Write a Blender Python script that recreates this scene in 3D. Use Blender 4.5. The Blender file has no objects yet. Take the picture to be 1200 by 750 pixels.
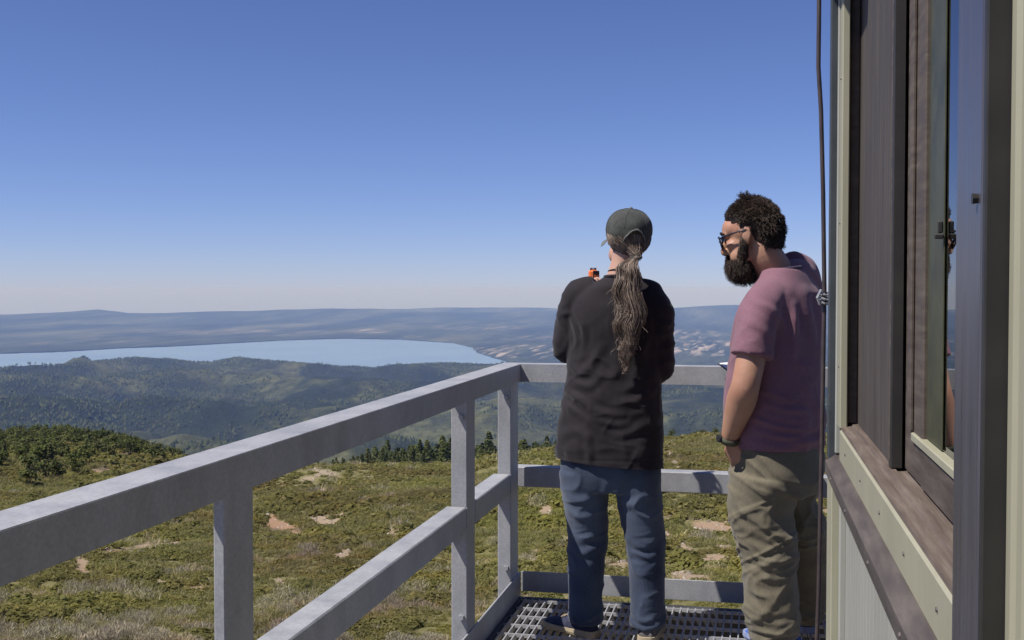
import bpy, bmesh, math, random
import numpy as np
from mathutils import Vector, Matrix, noise as mnoise

SC = bpy.context.scene
COL = SC.collection
R = math.radians

# ------------------------------------------------------------------ camera
CAM_H, FPX, YAW, PITCH = 1.42, 1339.0, R(12.195), R(-1.623)
cd = bpy.data.cameras.new('camera'); cam = bpy.data.objects.new('camera', cd); COL.objects.link(cam)
cam.location = (0, 0, CAM_H)
cam.rotation_euler = (math.pi / 2 + PITCH, 0, YAW)
cd.sensor_width = 36.0; cd.sensor_fit = 'HORIZONTAL'; cd.lens = FPX / 1200 * 36.0
cd.clip_start = 0.05; cd.clip_end = 200000
SC.camera = cam

# ------------------------------------------------------------------ light
SUN = Vector((-0.54, -0.37, 1.0)).normalized()          # towards the sun
SUN_EL = math.asin(SUN.z); SUN_AZ = math.atan2(SUN.x, SUN.y)
w = bpy.data.worlds.new('World'); SC.world = w; w.use_nodes = True
nt = w.node_tree; bg = nt.nodes['Background']
sky = nt.nodes.new('ShaderNodeTexSky'); sky.sky_type = 'NISHITA'; sky.sun_disc = False
sky.sun_elevation = SUN_EL; sky.sun_rotation = SUN_AZ % (2 * math.pi)
sky.altitude = 3000; sky.air_density = 1.0; sky.dust_density = 1.5; sky.ozone_density = 4.0
tc = nt.nodes.new('ShaderNodeTexCoord'); dip = nt.nodes.new('ShaderNodeVectorMath'); dip.operation = 'ADD'; dip.inputs[1].default_value = (0, 0, .003)   # dip of the horizon from a mountain top
nt.links.new(tc.outputs['Generated'], dip.inputs[0]); nt.links.new(dip.outputs[0], sky.inputs[0])
tint = nt.nodes.new('ShaderNodeMix'); tint.data_type = 'RGBA'; tint.blend_type = 'MULTIPLY'; tint.inputs[0].default_value = 1.0; tint.inputs[7].default_value = (.91, .89, 1.18, 1)
nt.links.new(sky.outputs[0], tint.inputs[6]); nt.links.new(tint.outputs[2], bg.inputs[0]); bg.inputs[1].default_value = 0.084
ld = bpy.data.lights.new('sun', 'SUN'); ld.energy = 5.0; ld.angle = R(0.53); ld.color = (1.0, 0.955, 0.90)
sun = bpy.data.objects.new('sun', ld); COL.objects.link(sun)
sun.rotation_euler = SUN.to_track_quat('Z', 'Y').to_euler(); sun.location = (-30, -30, 60)
SC.view_settings.view_transform = 'Standard'; SC.view_settings.look = 'None'
SC.view_settings.exposure = 0.14; SC.view_settings.gamma = 1.0
SC.render.engine = 'CYCLES'
SC.cycles.use_denoising = True
SC.cycles.max_bounces = 6; SC.cycles.transparent_max_bounces = 8; SC.cycles.caustics_reflective = False; SC.cycles.caustics_refractive = False

# ------------------------------------------------------------------ helpers
def link(o, parent=None):
    COL.objects.link(o)
    if parent is not None: o.parent = parent
    return o
def tag(o, label=None, cat=None, group=None, kind=None):
    if label: o['label'] = label
    if cat: o['category'] = cat
    if group: o['group'] = group
    if kind: o['kind'] = kind
    return o
def empty(name, loc=(0, 0, 0), rz=0.0):
    o = bpy.data.objects.new(name, None); COL.objects.link(o)
    o.location = loc; o.rotation_euler = (0, 0, rz); o.empty_display_size = .2
    return o
def obj(name, bm, mat=None, parent=None, smooth=False):
    if isinstance(bm, bpy.types.Mesh): me = bm
    else:
        bmesh.ops.recalc_face_normals(bm, faces=bm.faces[:])
        me = bpy.data.meshes.new(name); bm.to_mesh(me); bm.free()
    me.name = name
    if smooth: me.polygons.foreach_set('use_smooth', [True] * len(me.polygons))
    o = bpy.data.objects.new(name, me)
    if mat is not None:
        me.materials.clear()
        for m in (mat if isinstance(mat, (list, tuple)) else [mat]): me.materials.append(m)
    return link(o, parent)
def box(lo, hi, bev=0.0, bm=None):
    t = bmesh.new()
    bmesh.ops.create_cube(t, size=1.0)
    for v in t.verts:
        v.co = Vector([(lo[i] + hi[i]) / 2 + v.co[i] * (hi[i] - lo[i]) for i in range(3)])
    if bev: bmesh.ops.bevel(t, geom=t.edges[:], offset=bev, segments=1, affect='EDGES')
    if bm is None: return t
    me = bpy.data.meshes.new('tmp'); t.to_mesh(me); t.free(); bm.from_mesh(me); bpy.data.meshes.remove(me)
    return bm
def prism(profile, y0, y1, axis='y', bm=None):
    """extrude an (x,z) profile along y"""
    bm = bm or bmesh.new()
    a = [bm.verts.new((p[0], y0, p[1])) for p in profile]; b = [bm.verts.new((p[0], y1, p[1])) for p in profile]
    n = len(a)
    bm.faces.new(a); bm.faces.new(b[::-1])
    for i in range(n): bm.faces.new((a[i], b[i], b[(i + 1) % n], a[(i + 1) % n]))
    return bm
def mesh_np(name, V, Fq, attrs=None):
    """V (n,3) F (m,k) arrays to a mesh"""
    me = bpy.data.meshes.new(name); V = np.asarray(V, np.float32); Fq = np.asarray(Fq, np.int32)
    me.vertices.add(len(V)); me.vertices.foreach_set('co', V.ravel())
    k = Fq.shape[1]
    me.loops.add(Fq.size); me.loops.foreach_set('vertex_index', Fq.ravel())
    me.polygons.add(len(Fq)); me.polygons.foreach_set('loop_start', np.arange(0, Fq.size, k, dtype=np.int32))
    me.update(calc_edges=True)
    for n, a in (attrs or {}).items():
        a = np.asarray(a, np.float32)
        if a.ndim == 1:
            at = me.attributes.new(n, 'FLOAT', 'POINT'); at.data.foreach_set('value', a)
        else:
            at = me.attributes.new(n, 'FLOAT_COLOR', 'POINT')
            at.data.foreach_set('color', np.hstack([a, np.ones((len(a), 1), np.float32)]).ravel())
    return me

class NT:
    """small node-tree builder"""
    def __init__(s, name):
        s.m = bpy.data.materials.new(name); s.m.use_nodes = True; s.t = s.m.node_tree
        s.b = s.t.nodes['Principled BSDF']; s.out = s.t.nodes['Material Output']
    def n(s, typ, **kw):
        nd = s.t.nodes.new(typ)
        for k, v in kw.items():
            if k.startswith('_'): setattr(nd, k[1:], v)
        for k, v in kw.items():
            if k.startswith('_'): continue
            i = int(k[1:]) if k[0] == 'i' and k[1:].isdigit() else k
            s.set(nd.inputs[i], v)
        return nd
    def set(s, sock, v):
        if isinstance(v, bpy.types.NodeSocket): s.t.links.new(v, sock)
        elif isinstance(v, bpy.types.Node): s.t.links.new(v.outputs[0], sock)
        else:
            if isinstance(v, (tuple, list)) and len(v) == 3 and sock.type == 'RGBA': v = tuple(v) + (1,)
            sock.default_value = v
    def coord(s, which='Object'): return s.n('ShaderNodeTexCoord').outputs[which]
    def map(s, vec, scale=(1, 1, 1), loc=(0, 0, 0)):
        return s.n('ShaderNodeMapping', Vector=vec, Scale=scale, Location=loc).outputs[0]
    def noise(s, vec, scale, detail=4, rough=.55, dist=0.0):
        return s.n('ShaderNodeTexNoise', Vector=vec, Scale=scale, Detail=detail, Roughness=rough, Distortion=dist).outputs[0]
    def ramp(s, fac, stops):
        nd = s.t.nodes.new('ShaderNodeValToRGB'); s.set(nd.inputs[0], fac)
        cr = nd.color_ramp
        while len(cr.elements) < len(stops): cr.elements.new(.5)
        for e, (p, c) in zip(cr.elements, stops):
            e.position = p; e.color = (tuple(c) + (1,)) if not isinstance(c, (int, float)) else (c, c, c, 1)
        return nd.outputs[0]
    def mix(s, fac, a, b, mode='MIX'):
        nd = s.t.nodes.new('ShaderNodeMix'); nd.data_type = 'RGBA'; nd.blend_type = mode
        s.set(nd.inputs[0], fac); s.set(nd.inputs[6], a); s.set(nd.inputs[7], b)
        return nd.outputs[2]
    def math(s, op, a, b=0.0, c=None, clamp=False):
        nd = s.t.nodes.new('ShaderNodeMath'); nd.operation = op; nd.use_clamp = clamp
        s.set(nd.inputs[0], a); s.set(nd.inputs[1], b)
        if c is not None: s.set(nd.inputs[2], c)
        return nd.outputs[0]
    def attr(s, name, out='Fac'):
        nd = s.t.nodes.new('ShaderNodeAttribute'); nd.attribute_name = name; return nd.outputs[out]
    def bump(s, h, strength=.3, dist=.01):
        nd = s.n('ShaderNodeBump', Strength=strength, Distance=dist, Height=h); s.set(s.b.inputs['Normal'], nd.outputs[0])
    def p(s, **kw):
        for k, v in kw.items(): s.set(s.b.inputs[k.replace('_', ' ')], v)
        return s

def simple(name, c1, c2, scale, rough=.7, metal=0.0, bump=0.0, bscale=None, stretch=(1, 1, 1), bdist=.005, spec=.5, coat=0):
    m = NT(name); v = m.map(m.coord(), stretch)
    n1 = m.noise(v, scale, 6, .6)
    m.p(Base_Color=m.ramp(n1, [(.35, c1), (.65, c2)]), Roughness=rough, Metallic=metal, Specular_IOR_Level=spec)
    if bump: m.bump(m.noise(v, bscale or scale * 3, 5), bump, bdist)
    return m.m

def galvanised():
    m = NT('galvanised_steel'); v = m.coord()
    sp = m.n('ShaderNodeTexVoronoi', Vector=v, Scale=160.0).outputs['Color']
    bw = m.n('ShaderNodeRGBToBW', Color=sp).outputs[0]
    st = m.noise(m.map(v, (1, 1, .5)), 7.0, 6, .65)
    c = m.ramp(bw, [(0.1, (.34, .342, .35)), (.9, (.41, .412, .42))])
    c = m.mix(.75, c, m.ramp(st, [(.3, (.62, .62, .63)), (.6, (1, 1, 1)), (.8, (.9, .88, .85))]), 'MULTIPLY')
    fine = m.noise(v, 420.0, 3)
    c = m.mix(.22, c, m.ramp(fine, [(.3, (.6, .6, .6)), (.7, (1.3, 1.3, 1.3))]), 'MULTIPLY')
    m.p(Base_Color=c, Roughness=m.ramp(st, [(.3, .42), (.7, .62)]), Metallic=.0)
    m.bump(fine, .12, .002)
    return m.m
M = {}
M['galv'] = galvanised()
M['grate'] = simple('grating_steel', (.34, .34, .35), (.48, .48, .48), 60, .5, .25)
M['dark_steel'] = simple('dark_steel_channel', (.035, .035, .04), (.07, .07, .075), 14, .55, .2)

# camera model in numbers (only to place far terrain by bearing and depression angle)
Fv = np.array([-math.sin(YAW) * math.cos(PITCH), math.cos(YAW) * math.cos(PITCH), math.sin(PITCH)])
Rv = np.array([math.cos(YAW), math.sin(YAW), 0.0]); Uv = np.cross(Rv, Fv)
def slope_at(u, y):
    """downward slope (drop per metre) of the sight line at bearing u, image row y"""
    u = np.asarray(u, float); y = np.asarray(y, float)
    d = Fv + Rv * ((u - 600) / FPX)[..., None] + Uv * ((375 - y) / FPX)[..., None]
    return -d[..., 2] / np.hypot(d[..., 0], d[..., 1])
def bearing(u):
    d = Fv + Rv * ((np.asarray(u, float) - 600) / FPX)[..., None]
    return d[..., :2] / np.hypot(d[..., 0], d[..., 1])[..., None]

# ------------------------------------------------------------------ ground
def fbm(x, y, seed, octs=5):
    """cheap value-noise fbm on arrays, about -1..1"""
    out = np.zeros_like(x, dtype=float); amp = 1.0; tot = 0
    for o in range(octs):
        rs = np.random.RandomState(seed + o * 17); T = rs.rand(256, 256) * 2 - 1
        xi = np.floor(x).astype(int); yi = np.floor(y).astype(int); fx = x - xi; fy = y - yi
        fx = fx * fx * (3 - 2 * fx); fy = fy * fy * (3 - 2 * fy)
        g = lambda a, b: T[a % 256, b % 256]
        v = (g(xi, yi) * (1 - fx) + g(xi + 1, yi) * fx) * (1 - fy) + (g(xi, yi + 1) * (1 - fx) + g(xi + 1, yi + 1) * fx) * fy
        out += v * amp; tot += amp; amp *= .5; x = x * 2.03 + 11.3; y = y * 2.03 + 5.7
    return out / tot * 1.6
CR_U = [-900, -300, 0, 60, 130, 200, 260, 330, 390, 470, 540, 600, 650, 700, 830, 1000, 1300, 1900]
CR_Y = [520, 505, 511, 507, 515, 534, 547, 549, 548, 544, 545, 533, 527, 520, 511, 512, 515, 520]
CR_R = [330, 340, 345, 345, 340, 330, 320, 310, 300, 290, 285, 270, 260, 250, 230, 215, 205, 200]
LAKE_Z = -650.0
NEARR_U = [-900, 0, 60, 100, 150, 170, 200, 245, 280, 325, 360, 400, 440, 480, 540, 590, 700, 850, 1000, 1900]
NEARR_Y = [432, 431, 427.5, 426, 420.5, 418.5, 421.5, 424.5, 419.5, 424, 425.5, 430, 430.5, 428, 426, 428, 430, 433, 432, 430]
SHORE_U = [-900, 0, 70, 140, 200, 330, 400, 470, 530, 552, 558, 575, 600, 640, 700, 1900]
SHORE_Y = [416, 413, 411, 407, 405, 398, 396, 397, 401, 406, 412, 417, 424, 431, 436, 440]
SKY_U = [-900, -200, 0, 60, 115, 150, 180, 240, 300, 390, 450, 480, 540, 600, 650, 700, 800, 855, 1000, 1300, 1900]
SKY_Y = [366, 363, 369, 366.5, 363, 366.5, 367.5, 365.5, 364, 361.5, 362.2, 365, 366.5, 366, 364.5, 363, 360, 357.5, 357, 360, 362]
def ground_z(u, r):
    """height of the ground at bearing u (image column) and distance r"""
    I = lambda y: slope_at(u, y)
    rc = np.interp(u, CR_U, CR_R); zc = CAM_H - rc * I(np.interp(u, CR_U, CR_Y))
    keys = []
    z30 = -11.3
    t = np.clip((r - 28) / (rc - 28), 0, 1)
    znear = z30 + (zc - z30) * t ** 1.12
    K = [(rc, zc), (rc * 1.22, zc - rc * .22 * .20), (rc * 1.6, zc - rc * .044 - rc * .38 * .30), (900 + 0 * u, -215 + 0 * u), (2000 + 0 * u, -410 + 0 * u),
         (3000 + 0 * u, CAM_H - 3000 * I(546 + 0 * u)), (4000 + 0 * u, CAM_H - 4000 * I(512 + 0 * u)), (5200 + 0 * u, CAM_H - 5200 * I(478 + 0 * u)),
         (6600 + 0 * u, CAM_H - 6600 * I(449 + 0 * u))]
    ynr = np.interp(u, NEARR_U, NEARR_Y)
    K.append((7900 + 0 * u, CAM_H - 7900 * I(ynr)))
    K.append((8700 + 0 * u, LAKE_Z - 25 + 0 * u))
    ss = I(np.interp(u, SHORE_U, SHORE_Y)); rs = (CAM_H - LAKE_Z) / ss
    rs = np.maximum(rs, 9000)
    K.append((rs - 250, LAKE_Z - 25 + 0 * u)); K.append((rs, LAKE_Z + 1 + 0 * u)); K.append((rs + 500, LAKE_Z + 12 + 0 * u))
    K.append((17500 + 0 * u, LAKE_Z + 22 + 0 * u)); K.append((20500 + 0 * u, CAM_H - 20500 * I(378 + 0 * u)))
    K.append((24000 + 0 * u, CAM_H - 24000 * I(np.interp(u, SKY_U, SKY_Y)))); K.append((25200 + 0 * u, -640 + 0 * u))
    K.append((27500 + 0 * u, CAM_H - 27500 * I(np.interp(u, [-900, 0, 330, 480, 520, 640, 760, 900, 1900], [369, 369, 366, 362.5, 361.3, 361.3, 364, 366, 366])))); K.append((29000 + 0 * u, -700 + 0 * u)); K.append((30000 + 0 * u, -705 + 0 * u))
    z = znear.copy()
    for (r0, z0), (r1, z1) in zip(K[:-1], K[1:]):
        tt = np.clip((r - r0) / (r1 - r0), 0, 1); s = tt * tt * (3 - 2 * tt)
        s = .55 * s + .45 * tt
        m = r > r0
        z = np.where(m, z0 + (z1 - z0) * s, z)
    return z, rc, rs
# bare patches on the near slope: image column, row, half-width, half-height, redness
PATCH = [(380, 610, 20, 6, .2), (328, 617, 16, 5, .9), (318, 611, 8, 8, .9), (345, 624, 8, 4, .8), (398, 603, 8, 4, .2), (428, 586, 10, 4, .1), (385, 556, 14, 3, .0), (362, 562, 8, 2.5, .1),
         (372, 552, 10, 2, 0), (462, 625, 8, 8, .2), (402, 650, 9, 5, .2), (130, 646, 24, 4, .5), (170, 640, 16, 6, .2), (195, 638, 18, 3, .2), (92, 665, 8, 12, .4), (186, 683, 8, 5, .1), (225, 688, 10, 3, .4),
         (118, 551, 12, 3, .5), (325, 682, 6, 4, .1), (128, 513, 9, 2, .1), (640, 600, 8, 6, .3), (668, 640, 8, 9, .3), (628, 655, 10, 10, .3), (725, 665, 12, 8, .3),
         (838, 618, 26, 6, .5), (820, 612, 12, 3, .5), (800, 645, 12, 6, .3), (842, 660, 30, 7, .4), (795, 668, 20, 5, .3), (810, 678, 24, 4, .3), (787, 532, 7, 4, .2), (793, 542, 7, 3, .2), (800, 549, 10, 2.5, .2), (850, 640, 8, 3, .3), (780, 628, 8, 4, .2), (700, 600, 10, 5, .3), (535, 690, 14, 4, .2), (590, 680, 10, 5, .2), (955, 600, 14, 5, .3), (500, 700, 12, 4, .1)]
def bare_mask(u, y, x, yy):
    m = np.zeros_like(u); red = np.zeros_like(u)
    wob = fbm(x / 2.2, yy / 2.2, 91, 4) * .55
    for pu, py, a, b, rd in PATCH:
        d = ((u - pu) / (a * 1.15)) ** 2 + ((y - py) / (b * 1.2)) ** 2
        k = np.clip(1.35 - d + wob, 0, 1); m = np.maximum(m, k); red = np.where(k > .05, np.maximum(red * (k < .05), rd), red)
    return m, red
def ground_xyz(u, r, rough=True):
    b = bearing(u); x = b[..., 0] * r; y = b[..., 1] * r
    z, rc, rs = ground_z(u, r)
    if rough:
        near = np.clip((r - 20) / 60, 0, 1) * np.clip(1.4 - r / 600, 0, 1)
        z = z + near * (fbm(x / 38, y / 38, 5, 4) * 2.1 + fbm(x / 9, y / 9, 23, 3) * .25) * np.clip(1.15 - (r / rc) ** 4, .12, 1)
        mid = np.clip((r - 700) / 1500, 0, 1) * np.clip((8800 - r) / 1200, 0, 1)
        edge = 1 - .82 * np.exp(-((r - 7900) / 500) ** 2)
        rid = 1 - 2 * np.abs(fbm(x / 900, y / 900, 41, 4))
        z = z + mid * edge * (rid * 80 + fbm(x / 300, y / 300, 77, 4) * 26)
        z = z + mid * np.exp(-((r - 7900) / 600) ** 2) * fbm(x / 300, y / 300, 3, 4) * 6
        far = np.clip((r - rs - 1200) / 3500, 0, 1)
        e2 = 1 - .65 * np.exp(-((r - 24000) / 900) ** 2)
        z = z + far * e2 * (.5 - np.abs(fbm(x / 1700, y / 1700, 61, 5))) * 55 * np.clip((r - 16500) / 4000, .15, 1)
        z = np.where(r < rs - 300, z, np.maximum(z, LAKE_Z + 1.0 * (r > rs)))
    return x, y, z, rc, rs
def row_of(u, x, y, z):
    P = np.stack([x, y, z - CAM_H], -1); zc = P @ Fv
    return 375 - FPX * (P @ Uv) / zc
def build_ground():
    uu = np.concatenate([np.linspace(-1500, -150, 50, endpoint=False), np.linspace(-150, 1350, 430, endpoint=False), np.linspace(1350, 2800, 50)])
    rr = np.concatenate([np.linspace(6, 28, 8, endpoint=False), np.geomspace(28, 420, 170, endpoint=False), np.geomspace(420, 2500, 40, endpoint=False), np.geomspace(2500, 9000, 150, endpoint=False), np.linspace(9000, 15500, 110, endpoint=False), np.linspace(15500, 26000, 80, endpoint=False), np.linspace(26000, 30000, 24)])
    U_, R_ = np.meshgrid(uu, rr, indexing='ij')
    x, y, z, rc, rs = ground_xyz(U_, R_)
    row = row_of(U_, x, y, z)
    bare, red = bare_mask(U_, row, x, y)
    near = R_ < rc * 1.05
    bare = np.maximum(bare, .75 * np.clip(fbm(x / 6, y / 6, 19, 4) * -1.6 - .15, 0, 1) * np.clip((U_ - 500) / 200, .25, 1))
    bare = np.where(near, bare, 0); red = np.where(near, red, 0)
    town = np.zeros_like(U_)
    for pu, py, a, b, s in [(620, 409, 60, 5, 1), (600, 416, 45, 6, .9), (700, 412, 90, 6, 1), (820, 408, 90, 9, 1), (800, 392, 50, 6, .5), (430, 388, 30, 3, .8), (300, 390, 90, 5, .45), (60, 402, 30, 3, .5), (480, 395, 25, 2, .5), (560, 384, 60, 4, .4), (200, 388, 60, 3, .35), (130, 398, 50, 5, .35), (640, 396, 60, 3, .4)]:
        town = np.maximum(town, s * np.clip(1.3 - ((U_ - pu) / a) ** 2 - ((row - py) / b) ** 2, 0, 1))
    town = np.where(R_ > 8800, town, 0)
    dark = np.zeros_like(U_)
    for pu, py, a, b in [(235, 453, 55, 9), (60, 470, 90, 18), (160, 470, 70, 10), (372, 456, 12, 4), (30, 485, 60, 10), (420, 440, 60, 5), (165, 424, 18, 4), (700, 460, 60, 8)]:
        dark = np.maximum(dark, np.clip(1.4 - ((U_ - pu) / a) ** 2 - ((row - py) / b) ** 2 + fbm(x / 120, y / 120, 9, 4) * .8, 0, 1))
    dark = np.maximum(dark, np.clip(fbm(x / 500, y / 500, 219, 4) * 2.4 - .1 + .9 * np.exp(-((R_ - 7300) / 900) ** 2), 0, 1))
    dark = np.where((R_ > 1500) & (R_ < 8800), dark, 0)
    n, m = U_.shape
    idx = np.arange(n * m).reshape(n, m)
    Fq = np.stack([idx[:-1, :-1], idx[1:, :-1], idx[1:, 1:], idx[:-1, 1:]], -1).reshape(-1, 4)
    V = np.stack([x, y, z], -1).reshape(-1, 3)
    # close the ground under the camera
    V2 = [(0, -60, -11.4)]
    me = mesh_np('ground', V, Fq, {'bare': bare.ravel(), 'red': red.ravel(), 'town': town.ravel(), 'forest': dark.ravel(), 'dist': R_.ravel()})
    me.polygons.foreach_set('use_smooth', [True] * len(me.polygons))
    o = obj('ground', me, ground_mat()); tag(o, kind='structure')
    # the summit pad right under the tower and behind it
    bm = bmesh.new()
    ring = [bm.verts.new((27 * math.cos(a), 27 * math.sin(a), -11.9)) for a in np.linspace(0, 2 * math.pi, 48, endpoint=False)]
    bm.faces.new(ring)
    tag(obj('summit_ground', bm, M['soil']), kind='structure')
def ground_mat():
    m = NT('hillside'); v = m.coord(); d = m.attr('dist')
    bare, red, town, forest = m.attr('bare'), m.attr('red'), m.attr('town'), m.attr('forest')
    # near slope, soil and litter below the shrubs
    n1 = m.noise(v, .9, 6, .65); n2 = m.noise(v, .05, 4)
    near = m.ramp(n1, [(.3, (.12, .108, .042)), (.5, (.175, .158, .068)), (.7, (.25, .21, .115))])
    near = m.mix(m.ramp(n2, [(.4, 0), (.65, .4)]), near, (.13, .125, .04))
    soil = m.mix(m.noise(v, 1.7, 5), (.27, .205, .135), (.38, .315, .225))
    soil = m.mix(red, soil, (.33, .195, .12))
    near = m.mix(m.ramp(m.math('ADD', bare, m.math('MULTIPLY', m.math('SUBTRACT', m.noise(v, 2.6, 8, .75), .5), 3.0)), [(.35, 0), (.62, 1)]), near, soil)
    # forested middle distance
    big = m.noise(v, .0011, 5, .6); med = m.noise(v, .006, 6, .65); fine = m.noise(v, .035, 4, .7)
    midc = m.ramp(med, [(.32, (.018, .023, .014)), (.48, (.046, .052, .024)), (.6, (.095, .098, .040)), (.75, (.16, .145, .075))])
    midc = m.mix(m.ramp(big, [(.42, 0), (.62, .55)]), midc, (.10, .10, .042))
    midc = m.mix(.8, midc, m.ramp(fine, [(.3, (.45, .45, .45)), (.7, (1.5, 1.5, 1.5))]), 'MULTIPLY')
    midc = m.mix(m.math('MULTIPLY', forest, .9), midc, m.mix(fine, (.008, .012, .007), (.026, .032, .016)))
    # far shore: fields, woods and towns too far to pick apart
    fv = m.map(v, (1.25, .28, 0))
    ff = m.noise(fv, .0009, 5, .6); fg = m.noise(m.map(v, (1, .14, 0)), .009, 5, .65)
    farc = m.ramp(ff, [(.35, (.02, .028, .022)), (.5, (.045, .055, .038)), (.68, (.12, .12, .08))])
    cell = m.n('ShaderNodeTexVoronoi', Vector=m.map(v, (1, .085, 0)), Scale=.018)
    bw = m.n('ShaderNodeRGBToBW', Color=cell.outputs['Color']).outputs[0]
    roofs = m.mix(bw, (.46, .33, .25), (.54, .47, .41))
    tm = m.math('MULTIPLY', town, m.ramp(bw, [(.45, 0), (.62, 1)]))
    tm = m.math('MULTIPLY', tm, m.ramp(fg, [(.40, 0), (.60, .85)]))
    farc = m.mix(.75, farc, m.ramp(m.noise(m.map(v, (1, .12, 0)), .012, 4, .7), [(.3, (.4, .4, .4)), (.7, (1.6, 1.6, 1.6))]), 'MULTIPLY')
    farc = m.mix(tm, farc, roofs)
    a = m.n('ShaderNodeMapRange', Value=d, i1=500.0, i2=900.0).outputs[0]
    b = m.n('ShaderNodeMapRange', Value=d, i1=8500.0, i2=9000.0).outputs[0]
    c = m.mix(b, m.mix(a, near, midc), farc)
    m.p(Base_Color=c, Roughness=.95, Specular_IOR_Level=.1)
    bh = m.math('MULTIPLY', m.noise(v, .02, 6, .7), m.math('MULTIPLY', a, 22.0))
    bh = m.math('ADD', bh, m.math('MULTIPLY', n1, .18))
    m.bump(bh, .8, 1.0)
    return m.m
M['soil'] = simple('summit_soil', (.16, .12, .08), (.30, .24, .17), .8, .95)
build_ground()

def lake():
    n = 60
    uu = np.linspace(-1500, 2800, n); rr = np.linspace(8300, 16500, 40)
    U_, R_ = np.meshgrid(uu, rr, indexing='ij'); b = bearing(U_)
    V = np.stack([b[..., 0] * R_, b[..., 1] * R_, np.full_like(U_, LAKE_Z)], -1).reshape(-1, 3)
    idx = np.arange(U_.size).reshape(U_.shape)
    Fq = np.stack([idx[:-1, :-1], idx[1:, :-1], idx[1:, 1:], idx[:-1, 1:]], -1).reshape(-1, 4)
    m = NT('lake_water'); v = m.coord()
    w1 = m.noise(m.map(v, (1, 1, 0)), .0006, 5, .6)
    m.p(Base_Color=m.ramp(w1, [(.3, (.19, .265, .34)), (.7, (.25, .33, .40))]), Roughness=.22, IOR=1.33)
    m.bump(m.noise(v, .02, 4), .25, 3.0)
    tag(obj('lake', mesh_np('lake', V, Fq), m.m), kind='structure')
lake()

def haze():
    bm = box((-30300, -30300, -760), (30300, 30300, 9.0))
    m = bpy.data.materials.new('haze'); m.use_nodes = True; t = m.node_tree
    t.nodes.remove(t.nodes['Principled BSDF'])
    pv = t.nodes.new('ShaderNodeVolumePrincipled')
    pv.inputs['Color'].default_value = (.35, .53, 1.0, 1); pv.inputs['Absorption Color'].default_value = (1, 1, 1, 1); pv.inputs['Density'].default_value = HAZE
    pv.inputs['Anisotropy'].default_value = 0.0
    t.links.new(pv.outputs[0], t.nodes['Material Output'].inputs['Volume'])
    tag(obj('haze', bm, m), kind='stuff')
HAZE = 4.6e-5
haze()

# ------------------------------------------------------------------ vegetation
rng = np.random.RandomState(7)
def leaf_cloud(P, N, size, rs, aspect=1.0):
    """quads of about the given size at points P facing roughly N"""
    n = len(P); N = N * .8 + np.array([0, 0, .75]) + rs.normal(0, .38, (n, 3)); N /= np.linalg.norm(N, axis=1)[:, None]
    T = np.cross(N, rs.normal(0, 1, (n, 3))); T /= np.linalg.norm(T, axis=1)[:, None]; B = np.cross(N, T)
    s = (size * rs.uniform(.6, 1.35, n))[:, None]
    q = np.stack([P - T * s - B * s * aspect * .6, P + T * s * .7 - B * s * aspect, P + T * s + B * s * aspect * .7, P - T * s * .6 + B * s * aspect], 1)
    return q.reshape(-1, 3), np.arange(n * 4).reshape(n, 4)
def shrub_shape(nq, seed, leaf, tall=.75, twiggy=False):
    rs = np.random.RandomState(seed)
    # a few overlapping mounds of unit radius overall
    k = 5; c = np.stack([rs.uniform(-.5, .5, k), rs.uniform(-.5, .5, k), rs.uniform(.1, .35, k) * tall], -1); rad = rs.uniform(.35, .6, k)
    i = rs.randint(0, k, nq); d = rs.normal(0, 1, (nq, 3)); d[:, 2] = np.abs(d[:, 2]) * .9 - .15; d /= np.linalg.norm(d, axis=1)[:, None]
    P = c[i] + d * rad[i][:, None] * rs.uniform(.75, 1.05, nq)[:, None] * np.array([1, 1, tall])
    P[:, 2] = np.maximum(P[:, 2], .02)
    if twiggy:   # thin upright dead stems
        n = nq; a = rs.uniform(0, 6.28, n); w_ = leaf * .13; L = leaf * rs.uniform(.6, 1.8, n); T = np.stack([np.cos(a), np.sin(a), 0 * a], -1) * w_; B = np.stack([rs.normal(0, .6, n), rs.normal(0, .6, n), np.ones(n)], -1) * L[:, None]
        q = np.stack([P - T, P + T, P + T * .4 + B, P - T * .4 + B], 1); return q.reshape(-1, 3), np.arange(n * 4).reshape(n, 4)
    return leaf_cloud(P, d, leaf, rs, .8)
def leaf_mat(name, c1, c2, c3, scale=.35, tr=.25):
    m = NT(name); oi = m.n('ShaderNodeObjectInfo')
    v = m.n('ShaderNodeNewGeometry').outputs['Position']
    rp = m.n('ShaderNodeNewGeometry').outputs['Random Per Island']
    a = m.ramp(rp, [(.1, c1), (.6, c2), (1.0, c3)])
    b = m.noise(v, scale, 4, .6)
    a = m.mix(.85, a, m.ramp(b, [(.3, (.68, .74, .72)), (.5, (1, 1, 1)), (.7, (1.28, 1.15, .95))]), 'MULTIPLY')
    b2 = m.noise(v, scale * .12, 3, .6)
    a = m.mix(.7, a, m.ramp(b2, [(.34, (.80, .66, .74)), (.5, (1, 1, 1)), (.64, (1.08, 1.12, .85))]), 'MULTIPLY')
    m.p(Base_Color=a, Roughness=.8, Specular_IOR_Level=.1)
    t = m.n('ShaderNodeBsdfTranslucent', Color=a); mx = m.n('ShaderNodeMixShader', i0=tr, i1=m.b.outputs[0], i2=t.outputs[0])
    m.t.links.new(mx.outputs[0], m.out.inputs['Surface'])
    return m.m
M['shrub'] = leaf_mat('chaparral_leaves', (.185, .180, .056), (.245, .232, .076), (.32, .285, .122), tr=.5)
M['brush'] = leaf_mat('dead_brush', (.33, .285, .19), (.45, .40, .275), (.54, .49, .35))
M['pine'] = leaf_mat('pine_needles', (.055, .072, .026), (.105, .122, .045), (.16, .17, .07), .25, .15)
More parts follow.
